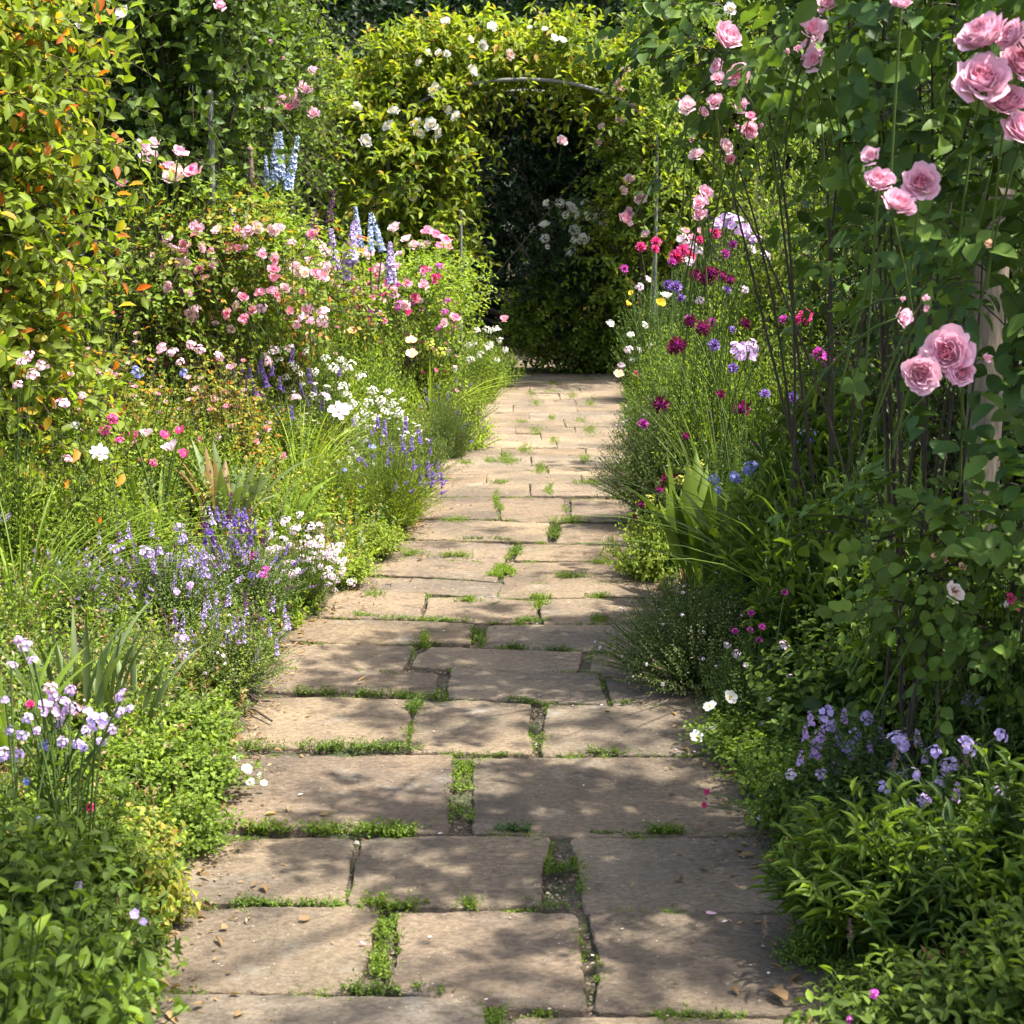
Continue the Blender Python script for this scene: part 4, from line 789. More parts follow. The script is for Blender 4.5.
put('catmintgreen', 'pale green catmint mound behind the iris blades at the left', 130, 3.95, 640, sx=.7, var=1)
CM = 'catmint mounds on the left'
put('catmint', 'greyish catmint mound with plum and violet spikes, in the middle of the left bed', 165, 4.45, 545, sx=.95, group=CM, flowers=2, fl=Fl('spike_catmint', *[(int(rng.uniform(85, 215)), int(rng.uniform(530, 600)), int(rng.uniform(12, 19))) for _ in range(26)]) + Fl('head_lilac', (114, 549, 7), (146, 552, 9), (118, 560, 6), (178, 527, 6), (170, 558, 7), (187, 563, 5)) + Fl('spike_plum', (118, 545, 22), (112, 585, 18), (133, 575, 20), (152, 585, 18), (160, 600, 14), (100, 560, 18), (92, 640, 12), (155, 560, 14), (175, 548, 12), (205, 600, 16), (222, 610, 12)) + Fl('head_blue', (56, 562, 5), (95, 628, 6)))
put('catmint', 'catmint mound with vivid violet spikes right of the plum one, left of the candytuft', 240, 4.75, 528, sx=.85, var=1, group=CM, flowers=2, fl=Fl('spike_plum', (204, 530, 26), (229, 520, 28), (248, 535, 26), (262, 548, 24), (216, 560, 24), (238, 568, 22)) + Fl('spike_catmint', (213, 525, 18), (232, 540, 18), (245, 560, 16), (222, 570, 16)) + Fl('spike_violet', (210, 535, 14), (218, 522, 15), (225, 528, 16), (235, 525, 16), (243, 533, 20), (250, 545, 16), (214, 548, 18), (230, 550, 20), (258, 562, 14), (205, 545, 14), (222, 560, 14), (240, 556, 16), (255, 535, 12), (246, 520, 12)) + Fl('head_magenta', (253, 556, 6), (265, 570, 6), (262, 575, 5)) + Fl('head_lilac', (210, 558, 5), (225, 568, 5)))
put('catmint', 'faded catmint mound at the far left edge above the iris fan', 60, 4.3, 560, sx=.9, var=1, group=CM, flowers=True)
put('candytuft', 'pale pink candytuft leaning over the path beside the catmint', 300, 5.05, 530, sx=.75, flowers=2, fl=Fl('cluster_pinkwhite', (285, 520, 6.5), (295, 530, 6.5), (310, 527, 5.8), (320, 540, 6.5), (330, 548, 5.8), (305, 545, 6.5), (318, 558, 5.8), (335, 560, 5.8), (342, 572, 5.8), (272, 535, 4.3), (325, 575, 5.0), (340, 545, 5.0), (300, 515, 4.3), (283, 523, 4.3), (312, 570, 4.3), (328, 585, 4.3), (335, 590, 3.6), (290, 545, 4.3), (320, 525, 4.3), (345, 560, 4.3), (308, 560, 3.6)))
put('limecover', 'lime-green low mound of tiny leaves at the path edge below the candytuft', 338, 5.45, 545, sx=.8)
put('limecover', 'lime-green mat with specks of white at the path edge in front of the lavender', 372, 5.95, 520, sx=.75, var=1, fl=Fl('cluster_white', (360, 560, 4), (352, 575, 4), (378, 585, 5), (380, 600, 6), (374, 568, 4)))
put('lavender', 'lavender bush with bright violet spikes hanging over the left path edge', 388, 6.5, 432, sx=.95, flowers=2, fl=Fl('spike_violet', (378, 428, 12), (385, 435, 14), (405, 432, 14), (412, 450, 12), (420, 443, 12), (388, 465, 12), (396, 490, 11), (404, 450, 12), (420, 487, 14), (428, 478, 16), (432, 486, 14), (443, 487, 13), (414, 470, 10), (392, 492, 8), (430, 455, 8), (438, 470, 8)) + Fl('head_blue', (370, 505, 5), (369, 515, 4), (373, 447, 4)))
put('lavender', 'lavender bush without open spikes just left of the violet one', 330, 6.4, 452, sx=.9, var=1, fl=Fl('head_blue', (308, 485, 4), (345, 470, 3)))
irisp('tulip clump with limp grey-green leaves and dry brown blades in the left bed', 225, 5.6, 440, 20, 'grey', .045, 9, spread_=.55, bend=.5, name='tulip', cat='tulip')
irisp('tulip clump with broad leaves right of the brown blades', 275, 5.75, 462, 16, 'fresh', .042, spread_=.8, bend=.6, name='tulip', cat='tulip')
irisp('tulip clump with pink and white cup blooms in the left bed', 160, 5.3, 462, 14, 'fresh', .032, fl=Fl('tulip', (134, 438, 8), (166, 438, 9), (180, 433, 8), (184, 457, 9)) + Fl('tulip_white', (146, 436, 9), (172, 450, 11)), name='tulip', cat='tulip')
put('loosegreen', 'bushy green perennial with hot pink heads left of the pink tulips', 95, 4.9, 470, sx=.8, fl=Fl('head_hot', (112, 418, 7), (105, 431, 7), (119, 440, 5), (153, 463, 5), (42, 427, 8)) + Fl('open_pink', (100, 453, 10)) + Fl('head_pink', (63, 404, 8), (67, 459, 6), (82, 395, 5)) + Fl('head_white', (75, 425, 5)))
put('loosegreen', 'bushy green perennial at the left edge with blush flower heads', 15, 4.7, 430, sx=.75, var=1, fl=Fl('head_pink', (22, 362, 8), (32, 375, 8), (42, 365, 7), (18, 384, 6), (28, 355, 6)) + Fl('open_lilac', (4, 517, 9), (2, 497, 5)))
put('loosegreen', 'yellow-green perennial mound in front of the pink tulips', 140, 4.95, 505, sx=.85, var=1, flowers=False)
put('loosegreen', 'yellow-green perennial mound between the tulips and the violet lavender', 285, 5.9, 490, sx=.7, flowers=False)
put('loosegreen', 'tall bright perennial in front of the white flowers in mid left bed', 290, 7.0, 402, sx=.9, var=1, fl=Fl('open_pink', (340, 411, 12)) + Fl('head_pink', (296, 397, 6), (325, 396, 6), (268, 362, 5)))
AW = 'drifts of small white flowers in the left bed'
put('alyssum', 'white alyssum drift beside the violet lavender, nearest the path', 385, 7.1, 405, sx=.85, group=AW, flowers=2, fl=Fl('cluster_white', (361, 376, 7), (343, 387, 7), (347, 395, 6), (368, 403, 7), (380, 401, 7), (384, 411, 6), (364, 413, 6), (372, 391, 6), (356, 419, 5), (399, 413, 6), (392, 404, 6), (405, 420, 5), (376, 418, 5), (388, 392, 5), (353, 404, 6)))
put('alyssum', 'white alyssum drift left of the open pink flower', 320, 7.3, 378, sx=.9, var=1, group=AW, flowers=2, fl=Fl('cluster_white', (325, 358, 6), (333, 368, 7), (349, 366, 8), (294, 366, 6), (300, 374, 5), (285, 378, 5), (315, 372, 5), (340, 360, 5), (272, 352, 5), (280, 360, 5), (306, 352, 5)) + Fl('spike_lavender', (310, 383, 16), (308, 407, 14), (321, 411, 14), (339, 376, 12), (302, 395, 14), (315, 395, 14), (325, 398, 12)) + Fl('head_pinkwhite', (266, 356, 6), (275, 350, 6), (290, 348, 6)))
put('alyssum', 'white alyssum drift at the path edge just past the violet lavender', 420, 7.9, 412, sx=.8, group=AW, flowers=False)
put('lavdark', 'lavender with thin dusky violet spikes at left centre of the bed', 265, 7.0, 392, sx=.9, flowers=2, fl=Fl('spike_lavender', (259, 372, 18), (250, 378, 16), (247, 391, 16), (267, 387, 20), (272, 376, 16), (235, 382, 14), (280, 390, 14), (291, 362, 14), (292, 419, 14), (255, 395, 16), (242, 372, 12), (263, 400, 14)))
put('lavdark', 'dusky lavender bush among roses further left in the bed', 215, 6.9, 398, sx=.7, var=1, flowers=2)
put('lavdark', 'brownish lavender bush on the path edge halfway to the arch', 447, 8.9, 384, sx=.85, var=1, flowers=2)
put('limecover', 'small bright mound at the path edge between the brown lavender and the white drift', 462, 9.3, 402, sx=.9)
put('loosegreen', 'bright feathery mound on the path edge before the bend', 462, 10.4, 362, sx=.9, fl=Fl('cluster_white', (455, 370, 4), (470, 360, 5), (480, 355, 5), (448, 352, 5), (487, 348, 4), (475, 345, 5)))
put('loosegreen', 'bright mound dotted white at the very end of the left bed', 480, 12.0, 332, sx=.9, var=1, fl=Fl('cluster_white', (496, 329, 5), (477, 330, 4), (487, 330, 5), (500, 340, 4), (505, 350, 4), (497, 360, 4), (490, 345, 5), (468, 345, 4)) + Fl('rose_coral', (504, 320, 5), (452, 327, 6)))
put('groundcover', 'small green mound at the left end of the path by the bend', 492, 13.4, 345, sx=1.0)
FG = 'low rose bushes of the left bed'
for px, Y, top, kd, v, sx, lab, fl in (
    (120, 6.2, 330, 'floribunda', 0, .85, 'rust-leaved low rose bush right of the big yellow-green shrub', None),
    (60, 5.6, 350, 'floribundagreen', 0, .8, 'green low rose bush at the foot of the big yellow-green shrub', None),
    (190, 7.0, 300, 'floribunda', 1, .9, 'rust-leaved rose bush with coral and pink blooms in front of the brown stake', None),
    (140, 7.4, 245, 'floribundagreen', 1, .9, 'green rose bush below the blush and crimson blooms', None),
    (245, 7.9, 275, 'floribunda', 0, .9, 'rust-leaved rose bush at the foot of the brown stake', Fl('rose_white', (249, 249, 8)) + Fl('rose_small', (274, 247, 8), (267, 254, 6), (259, 272, 6), (225, 321, 9), (190, 270, 5), (197, 290, 6)) + Fl('pom_cream', (309, 337, 7)) + Fl('rose_coral', (266, 295, 5), (251, 317, 5)) + Fl('rose_pale', (243, 321, 6))),
    (300, 8.4, 285, 'floribundagreen', 1, .8, 'green rose bush with pale pink rosettes before the purple delphiniums', Fl('rose_pale', (289, 267, 11), (327, 255, 8), (305, 250, 7), (318, 243, 5)) + Fl('rose_small', (312, 265, 9)) + Fl('rose_deep', (327, 270, 9), (335, 285, 6))),
    (225, 6.3, 350, 'floribunda', 1, .6, 'small rusty rose bush just in front of the dusky lavender', None),
    (85, 7.0, 270, 'floribundagreen', 1, .8, 'green rose bush half hidden behind the yellow-green shrub', None),
    (350, 9.6, 300, 'floribundagreen', 0, .9, 'green rose bush with crimson blooms below the purple delphiniums', Fl('rose_red', (350, 287, 8), (360, 297, 6), (373, 310, 6), (381, 283, 8), (341, 262, 5)) + Fl('rose_small', (364, 255, 10), (356, 250, 6)) + Fl('rose_deep', (385, 304, 7), (395, 313, 7), (384, 324, 5), (368, 321, 5))),
    (415, 10.2, 318, 'floribundagreen', 1, .9, 'green rose bush with mixed pink blooms near the left leg of the arch', Fl('rose_small', (420, 310, 8), (422, 320, 7), (449, 275, 5), (458, 305, 6)) + Fl('rose_pale', (400, 300, 5), (412, 285, 4)) + Fl('rose_coral', (409, 340, 9), (446, 334, 5), (455, 326, 6))),
    (435, 12.2, 268, 'floribundagreen', 0, .9, 'green rose bush with a sheaf of hot pink blooms against the arch climber', Fl('rose_deep', (444, 242, 8), (435, 236, 7), (428, 232, 6), (438, 247, 6), (447, 248, 6), (425, 233, 5)) + Fl('rose_pale', (407, 240, 6), (395, 229, 7), (415, 246, 6), (425, 246, 6), (400, 255, 5))),
    (375, 11.4, 270, 'floribundagreen', 1, .9, 'green rose bush behind the purple delphiniums', None),
    (300, 10.2, 240, 'floribunda', 1, .9, 'rusty rose bush behind the pale pink rosettes', None),
    (250, 10.5, 225, 'floribundagreen', 0, 1, 'green rose bush behind the brown stake', None),
    (190, 9.5, 215, 'floribunda', 0, 1, 'rusty rose bush at the foot of the grey pole', None),
    (340, 13, 235, 'loosegreen', 0, 1.3, 'leafy perennial below the left shoulder of the arch', []),
    (400, 13.2, 280, 'loosegreen', 1, 1.2, 'leafy perennial at the foot of the left arch leg', []),
    (290, 12.5, 215, 'shrublime', 0, .7, 'leafy light green shrub between the grey pole and the arch', []),
    (330, 7.9, 330, 'loosegreen', 1, .8, 'feathery bright perennial behind the white drift', Fl('open_coral', (350, 333, 7), (411, 342, 7), (412, 355, 7)) + Fl('head_hot', (303, 355, 5))),
    (380, 8.6, 340, 'loosegreen', 0, .9, 'feathery perennial left of the brownish lavender', Fl('head_yellow' if 'head_yellow' in BL else 'cluster_lime', (440, 352, 7), (430, 345, 6))),
    (150, 5.9, 395, 'loosegreen', 0, .8, 'feathery perennial directly behind the pink tulips', Fl('head_pink', (163, 348, 7), (172, 352, 7), (190, 345, 6), (200, 350, 6), (218, 356, 6), (180, 362, 5)) + Fl('head_blue', (137, 372, 7), (183, 373, 5))),
    (205, 5.9, 410, 'loosegreen', 1, .8, 'feathery perennial behind the dry brown blades', [])):
    put(kd, lab, px, Y, top, sx=sx, var=v, fl=fl or None, flowers=(fl is None or fl != []) if fl is None else (2 if fl else False), group=FG if kd.startswith('flor') else None)
p = put('floribundagreen', 'rose with blush pompom and crimson blooms in front of the dark climber', 165, 6.9, 215, sx=.6, var=0, fl=Fl('rose_pale', (142, 149, 9), (149, 159, 10), (155, 144, 7)) + Fl('rose_small', (179, 154, 9), (168, 167, 7)) + Fl('rose_blush', (177, 179, 15)) + Fl('rose_deep', (194, 173, 10), (122, 185, 6)), sr=.003)
def delph(label, px, Y, fl, top, group='delphiniums and other spires'):
    return put('loosegreen', label, px, Y, top, sx=.5, fl=fl, sr=.004, name='delphinium', cat='delphinium', group=group)
delph('delphinium with two dense violet spires before the arch', 347, 8.85, Fl('spike_delphinium', (344, 276, 50), (391, 283, 36), (336, 268, 36), (353, 262, 34)), 300)
delph('delphinium with pale blue spires beside the violet ones', 371, 9.0, Fl('spike_blue', (360, 248, 38), (371, 250, 32), (382, 250, 34), (356, 252, 26)), 290)
delph('pale blue delphinium standing taller between the stake and the arch', 282, 8.0, Fl('spike_blue', (273, 186, 46), (288, 188, 46), (281, 178, 40), (266, 190, 30)), 220)
put('loosegreen', 'foxglove-like plant with slim plum spires in the middle of the left bed', 312, 9.8, 250, sx=.5, fl=Fl('spike_plum', (329, 226, 34), (290, 220, 24), (310, 236, 24), (317, 232, 22), (300, 230, 20)), name='spired_perennial', cat='flowering plant')
put('alyssum', 'pale blue-grey flower spires in front of the brown stake', 236, 7.3, 262, sx=.5, fl=Fl('spike_blue', (236, 240, 34), (243, 236, 26)), name='spired_perennial', cat='flowering plant', flowers=False)

# ------------------------------------------------------------------ RIGHT BED, front to back
put('lanceleaf', 'lush plant with long pointed leaves nearest the path in the lower right', 895, 2.45, s=.66, sx=.85)
put('lanceleaf', 'plant with long pointed leaves in the bottom right corner', 1015, 2.4, s=.70, sx=.85, var=1)
put('loosedark', 'wispy toadflax poking above the long pointed leaves at the lower right', 955, 2.62, s=.50, sx=.75, name='toadflax', cat='flowering plant', sr=.0025, fl=Fl('head_lilac', (901, 744, 12), (949, 765, 12), (966, 745, 12), (935, 752, 8), (885, 788, 9), (1000, 735, 9), (915, 775, 8), (1019, 832, 10.0), (998, 790, 7.5), (925, 800, 8.8), (940, 782, 7.5), (975, 806, 6.2)) + Fl('spike_mauve', (955, 800, 22.5), (908, 812, 20.0), (990, 822, 20.0), (1010, 800, 20.0), (932, 830, 17.5)) + Fl('spike_dry', (893, 770, 27.5), (967, 770, 27.5)))
put('lanceleaf', 'pointed-leaf clump of fresh green touching the slab edge at the lower right', 868, 2.5, s=.55, sx=.55)
put('minty', 'leafy balm rising behind the long pointed leaves at the right edge', 1000, 3.15, s=.6, sx=.8)
put('periwinkle', 'leafy herb at the bottom edge of the right bed', 930, 2.08, s=.6, sx=.8, fl=Fl('head_magenta', (874, 993, 6), (850, 1019, 6)))
put('periwinkle', 'leafy herb cut by the right photo edge near the bottom', 1060, 2.1, s=.7, sx=.8, var=1)
def dryspike(label, px, Y, tip):
    return put('groundcover', label, px, Y, s=.35, sx=.3, fl=[(*tip, 24, 'spike_dry')], name='lavender_seedhead', cat='dry flower')
dryspike('dry grey lavender head lying over the slab at the lower right', 815, 2.5, (764, 938))
dryspike('dry grey seed head above the pointed leaves at the lower right', 870, 2.35, (850, 940))
put('loosedark', 'loose purple toadflax cluster with lilac heads left of centre in the right foreground', 880, 2.95, s=.46, sx=.8, name='toadflax', cat='flowering plant', fl=Fl('head_lilac', (827, 714, 10.0), (831, 726, 7.5), (847, 750, 13.8), (856, 735, 7.5), (866, 717, 8.8), (891, 767, 10.0), (897, 786, 11.2), (903, 760, 7.5)) + Fl('spike_mauve', (816, 758, 32.5), (821, 740, 20.0), (812, 725, 17.5), (880, 745, 22.5), (895, 755, 20.0), (875, 778, 20.0), (838, 745, 20.0), (800, 765, 17.5), (844, 722, 17.5), (806, 740, 17.5), (838, 775, 15.0), (870, 752, 15.0), (860, 770, 12.5)) + Fl('head_mauve', (821, 775, 7.5), (834, 768, 6.2)))
put('loosedark', 'purple toadflax at the right edge with spread lilac florets', 970, 2.85, s=.46, sx=.8, var=1, name='toadflax', cat='flowering plant', fl=Fl('head_lilac', (901, 742, 13.8), (949, 767, 12.5), (966, 747, 12.5), (905, 776, 10.0), (963, 788, 6.2), (1019, 832, 8.8), (998, 730, 7.5), (980, 702, 7.5)) + Fl('spike_mauve', (975, 780, 22.5), (940, 740, 22.5), (955, 760, 20.0), (990, 750, 20.0), (918, 745, 20.0), (930, 775, 20.0), (1005, 790, 17.5), (984, 770, 17.5), (925, 762, 17.5), (938, 790, 15.0)) + Fl('head_mauve', (972, 700, 11.2), (1012, 770, 7.5)))
DG = 'dark low herbs along the right edge of the path'
put('groundcover', 'dark low herb against the third slab row at the right', 820, 3.0, s=.9, sx=.7, var=1, group=DG, fl=Fl('head_pinkwhite', (791, 775, 7), (760, 818, 5), (775, 840, 4)) + Fl('pom_hot', (707, 792, 4), (704, 805, 4), (777, 826, 4)))
put('periwinkle', 'dark leafy herb at the right path edge beside the bright pointed leaves', 848, 2.72, s=.5, sx=.5, group=DG)
put('groundcover', 'low herb with white yellow-eyed flowers where the path narrows at the right', 752, 3.55, 712, sx=.75, group=DG, fl=Fl('open_white', (730, 697, 8), (710, 707, 8), (710, 734, 11), (697, 737, 8), (762, 725, 5), (716, 745, 5), (768, 700, 4)) + Fl('head_pinkwhite', (735, 761, 6)))
put('groundcover', 'low herb between the white flowers and the purple toadflax', 790, 3.3, 740, sx=.75, var=1, group=DG)
put('minty', 'lemon balm with upright bright tips in front of the thyme mound', 812, 3.55, 610, sx=.85)
put('minty', 'lemon balm behind the purple toadflax, right of the bright tips', 900, 3.4, 650, sx=.85, var=1)
put('minty', 'lemon balm at the right photo edge below the faded rose', 990, 3.2, 690, sx=.85)
put('loosedark', 'dusky perennial with tiny magenta florets before the lemon balm', 745, 3.7, 640, sx=.45, fl=Fl('pom_magenta', (735, 631, 4), (750, 630, 4), (762, 627, 4), (751, 613, 4), (759, 640, 4), (785, 592, 4), (825, 645, 5)) + Fl('head_pinkwhite', (737, 655, 6), (782, 646, 7), (727, 645, 4), (746, 665, 4), (875, 667, 6), (790, 680, 6)))
put('bigleaf', 'burdock-like plant with huge heart-shaped leaves in the right bed', 880, 3.5, 610, s=None, sx=1.0)
put('bigleaf', 'big-leaved plant in shade right of the huge heart-shaped leaves', 965, 3.4, 650, sx=.8, var=1)
put('santolina', 'grey-green thyme mound bulging over the right path edge', 700, 4.2, s=.95, sx=.95)
put('santolina', 'second fine-leaved mound behind the thyme, further from the path', 790, 4.5, 560, sx=.8, var=1)
def hosta(label, px, Y, top, n, mat, wid=.10, fl=None, s_=.9, name='hosta', cat='hosta'):
    return irisp(label, px, Y, top, n, mat, wid, 0, fl, s_, .35, name, cat, HOSTA, 9)
hosta('plant with broad upright yellow-green leaves at the right path edge', 705, 5.1, 458, 44, 'fresh', .075, s_=.5, name='broad_leaved_plant', cat='plant')
hosta('broad-leaved plant in shade right of the yellow-green one', 752, 4.9, 485, 34, 'mid', .075, s_=.55, name='broad_leaved_plant', cat='plant')
hosta('hosta with ribbed dark leaves at the far bend of the path', 603, 15.0, 325, 14, 'mid', .12)
put('limecover', 'lime-yellow flowering mound behind the broad upright leaves', 655, 5.6, 500, sx=.7, flowers=False, fl=Fl('cluster_lime', (650, 500, 7), (665, 515, 7), (690, 470, 7), (655, 530, 6), (680, 480, 7), (700, 465, 6), (640, 520, 5), (670, 500, 6), (708, 478, 6)) + Fl('pom_plum', (637, 519, 6), (666, 479, 7), (660, 490, 5), (676, 478, 5), (641, 505, 5)))
put('loosedark', 'leafy perennial with pale blue florets in the middle of the right bed', 775, 4.7, 455, sx=.8, fl=Fl('head_blue', (810, 437, 11), (803, 445, 8), (815, 476, 10), (752, 466, 9), (734, 477, 8), (714, 479, 7), (746, 472, 7), (758, 475, 6), (750, 461, 5), (718, 490, 5)))
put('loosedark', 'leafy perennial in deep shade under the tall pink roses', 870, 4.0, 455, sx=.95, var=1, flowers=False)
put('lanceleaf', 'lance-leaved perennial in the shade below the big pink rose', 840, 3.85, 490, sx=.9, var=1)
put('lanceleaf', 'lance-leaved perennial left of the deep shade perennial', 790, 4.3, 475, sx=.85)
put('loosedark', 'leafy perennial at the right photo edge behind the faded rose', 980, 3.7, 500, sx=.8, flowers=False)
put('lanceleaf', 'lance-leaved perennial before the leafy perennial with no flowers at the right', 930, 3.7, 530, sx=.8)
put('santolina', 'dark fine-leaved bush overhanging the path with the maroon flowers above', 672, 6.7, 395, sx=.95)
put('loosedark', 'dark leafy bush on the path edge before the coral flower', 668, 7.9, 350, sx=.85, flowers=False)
put('loosegreen', 'fine green bush at the path edge with white specks before the dark shrubs', 668, 9.3, 322, sx=.8, fl=Fl('cluster_white', (650, 345, 4), (640, 350, 4), (632, 360, 3)) + Fl('open_coral', (619, 375, 6)) + Fl('head_pinkwhite', (628, 350, 5), (622, 365, 4)) + Fl('pom_hot', (636, 374, 4)))
def knau(label, px, Y, top, fl, kd='loosedark', v=0, sx=.85):
    return put(kd, label, px, Y, top, sx=sx, var=v, fl=fl, sr=.0022, Yj=.2, name='knautia', cat='flowering plant', group='tall airy maroon and pink flowers of the right bed')
knau('tall scabious with maroon heads nearest the camera in the right bed', 740, 5.6, 430, Fl('pom_plum', (678, 345, 10), (703, 328, 9), (742, 409, 10), (661, 405, 10), (745, 324, 7), (673, 348, 8), (690, 322, 7), (720, 395, 6), (686, 437, 5)) + Fl('pom_magenta', (784, 320, 6), (819, 354, 8), (829, 362, 7), (643, 424, 6), (754, 442, 5)) + Fl('head_mauve', (745, 354, 14), (737, 350, 10), (752, 347, 9)) + Fl('pom_violet', (733, 368, 6), (765, 394, 6), (792, 398, 7), (714, 345, 7), (900, 351, 6)), v=1)
knau('tall airy perennial with hot pink and plum heads in mid right bed', 700, 6.6, 350, Fl('pom_plum', (712, 273, 9), (705, 279, 8), (695, 275, 7), (722, 276, 6), (730, 280, 6)) + Fl('pom_magenta', (725, 254, 6), (733, 245, 5), (690, 320, 6), (712, 322, 5)) + Fl('pom_hot', (715, 233, 7), (805, 317, 9), (797, 320, 6), (700, 240, 5)) + Fl('head_mauve', (737, 224, 12), (728, 220, 9), (745, 232, 9), (755, 240, 7), (717, 225, 8)) + Fl('pom_violet', (732, 330, 5), (727, 290, 5)) + Fl('head_pinkwhite', (700, 300, 5), (745, 290, 5), (752, 250, 6), (690, 262, 6), (698, 250, 6), (765, 255, 6)), kd='loosegreen', sx=.75)
knau('airy perennial with yellow poppies and pink heads by the path before the arch', 660, 8.4, 330, Fl('poppy_yellow', (659, 304, 7), (627, 305, 5), (631, 294, 4)) + Fl('rose_white', (666, 297, 7)) + Fl('pom_hot', (641, 247, 6), (656, 242, 6), (655, 249, 5), (677, 257, 9), (683, 250, 7), (690, 256, 7)) + Fl('pom_magenta', (624, 269, 5), (672, 262, 5)) + Fl('pom_violet', (676, 287, 7), (668, 285, 6), (681, 298, 5)) + Fl('head_white', (611, 324, 5), (630, 335, 4), (645, 325, 4)) + Fl('head_pinkwhite', (682, 240, 8), (690, 246, 6), (648, 280, 5), (640, 287, 5)) + Fl('rose_coral', (685, 232, 5), (692, 238, 5), (700, 232, 5)), kd='loosegreen', v=1, sx=.7)
for px, Y, top, kd, v, sx, lab in (
    (985, 3.0, 440, 'minty', 0, .85, 'tall balm hiding the foot of the wooden post'),
    (905, 3.25, 500, 'minty', 1, .8, 'tall balm in front of the brown rose canes'),
    (1030, 2.85, 520, 'loosedark', 0, .8, 'dark perennial filling the right edge below the lowest pink buds'),
    (830, 4.6, 375, 'lanceleaf', 0, .9, 'tall lance-leaved perennial standing in front of the bare brown canes'),
    (890, 3.9, 420, 'loosedark', 1, .8, 'dark perennial between the brown canes and the lowest large roses'),
    (720, 8.0, 300, 'loosegreen', 0, .9, 'sunlit fine perennial behind the plum flower heads'),
    (770, 6.6, 330, 'loosegreen', 1, .9, 'sunlit perennial right of the plum flower heads'),
    (745, 9.3, 240, 'loosegreen', 1, 1.0, 'tall sunlit perennial behind the hot pink heads'),
    (810, 7.3, 260, 'shrublime', 0, .5, 'lime-leaved shrub glowing behind the arching canes'),
    (760, 10.3, 165, 'shrublime', 1, .6, 'tall lime-leaved shrub behind the pink rose sprays'),
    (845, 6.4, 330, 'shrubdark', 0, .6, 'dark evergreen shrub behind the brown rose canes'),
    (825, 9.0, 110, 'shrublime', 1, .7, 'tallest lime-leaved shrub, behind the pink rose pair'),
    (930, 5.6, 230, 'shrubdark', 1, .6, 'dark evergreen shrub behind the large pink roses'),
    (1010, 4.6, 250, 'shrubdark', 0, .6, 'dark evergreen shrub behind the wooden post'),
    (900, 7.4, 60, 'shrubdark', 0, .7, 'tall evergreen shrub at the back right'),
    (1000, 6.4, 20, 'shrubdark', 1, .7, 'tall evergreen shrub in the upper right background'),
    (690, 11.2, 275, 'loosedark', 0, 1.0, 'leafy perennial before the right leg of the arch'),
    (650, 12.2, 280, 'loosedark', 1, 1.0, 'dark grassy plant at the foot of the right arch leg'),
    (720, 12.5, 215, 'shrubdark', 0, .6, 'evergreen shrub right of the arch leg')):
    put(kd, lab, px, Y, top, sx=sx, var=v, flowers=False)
def grassy(label, px, Y, top, n, mat, wid=.008, spread_=.9):
    return irisp(label, px, Y, top, n, mat, wid, 0, None, spread_, .45, 'grass_clump', 'grass')
grassy('tall thin-bladed grass clump in the shaded middle of the right bed', 820, 4.2, 390, 60, 'mid', .010)
grassy('fine grass clump beside the scabious stems', 725, 5.9, 370, 50, 'mid', .006, .45)
grassy('long-bladed grass clump among the plants at the left photo edge', 20, 4.2, 455, 50, 'fresh', .008)
grassy('bright thin grass clump by the tall bright perennial of the left bed', 300, 6.7, 385, 60, 'lime', .006)
grassy('bright grass tuft beside the far end of the left bed', 430, 9.8, 345, 60, 'lime', .008)
# ------------------------------------------------------------------ weeds in the joints, litter
def strip(label, pts, r, h, L, mat='fresh', dens=1.0, name='creeping_weed', cat='weed', real=True):
    """low creeping weed along a joint; pts are joint points (px, py)"""
    Q = np.array([list(gp(*p)) for p in pts]); seg = np.linalg.norm(np.diff(Q, axis=0), axis=1); tot = seg.sum()
    n = int((tot + r) * 1300 * dens * max(.6, r / .03)); h *= 1.15; L *= 1.1; r *= 1.15; t = rng.uniform(0, tot, n); cum = np.concatenate([[0], np.cumsum(seg)])
    P = np.stack([np.interp(t, cum, Q[:, i]) for i in range(3)], 1); P[:, :2] += rng.normal(0, r * .45, (n, 2)); c = Q.mean(0); P -= c
    dens_ = .6 + .4 * np.sin(t * 31 + 1) * np.sin(t * 13); P = P[rng.uniform(0, 1, n) < dens_]; n = len(P); P[:, 2] = -.006
    o = rng.normal(0, 1, (n, 3)) * [1, 1, 0]; hh = h * rng.uniform(.5, 1.3, (n, 1)); P2 = P + o * hh * .6 + [0, 0, 1] * hh; P1 = P + [0, 0, .7] * hh
    g = G(); shoots(g, g, P, P1, P2, 6, L, L * .55, T_SM, r=.0008, m=0, ms=0, ang=70, t0=.2)
    b = obj(name, g.mesh(name, [LM[mat]]), None, Vector(c)); return tag(b, label, cat, 'weeds in the joints of the path') if real else b
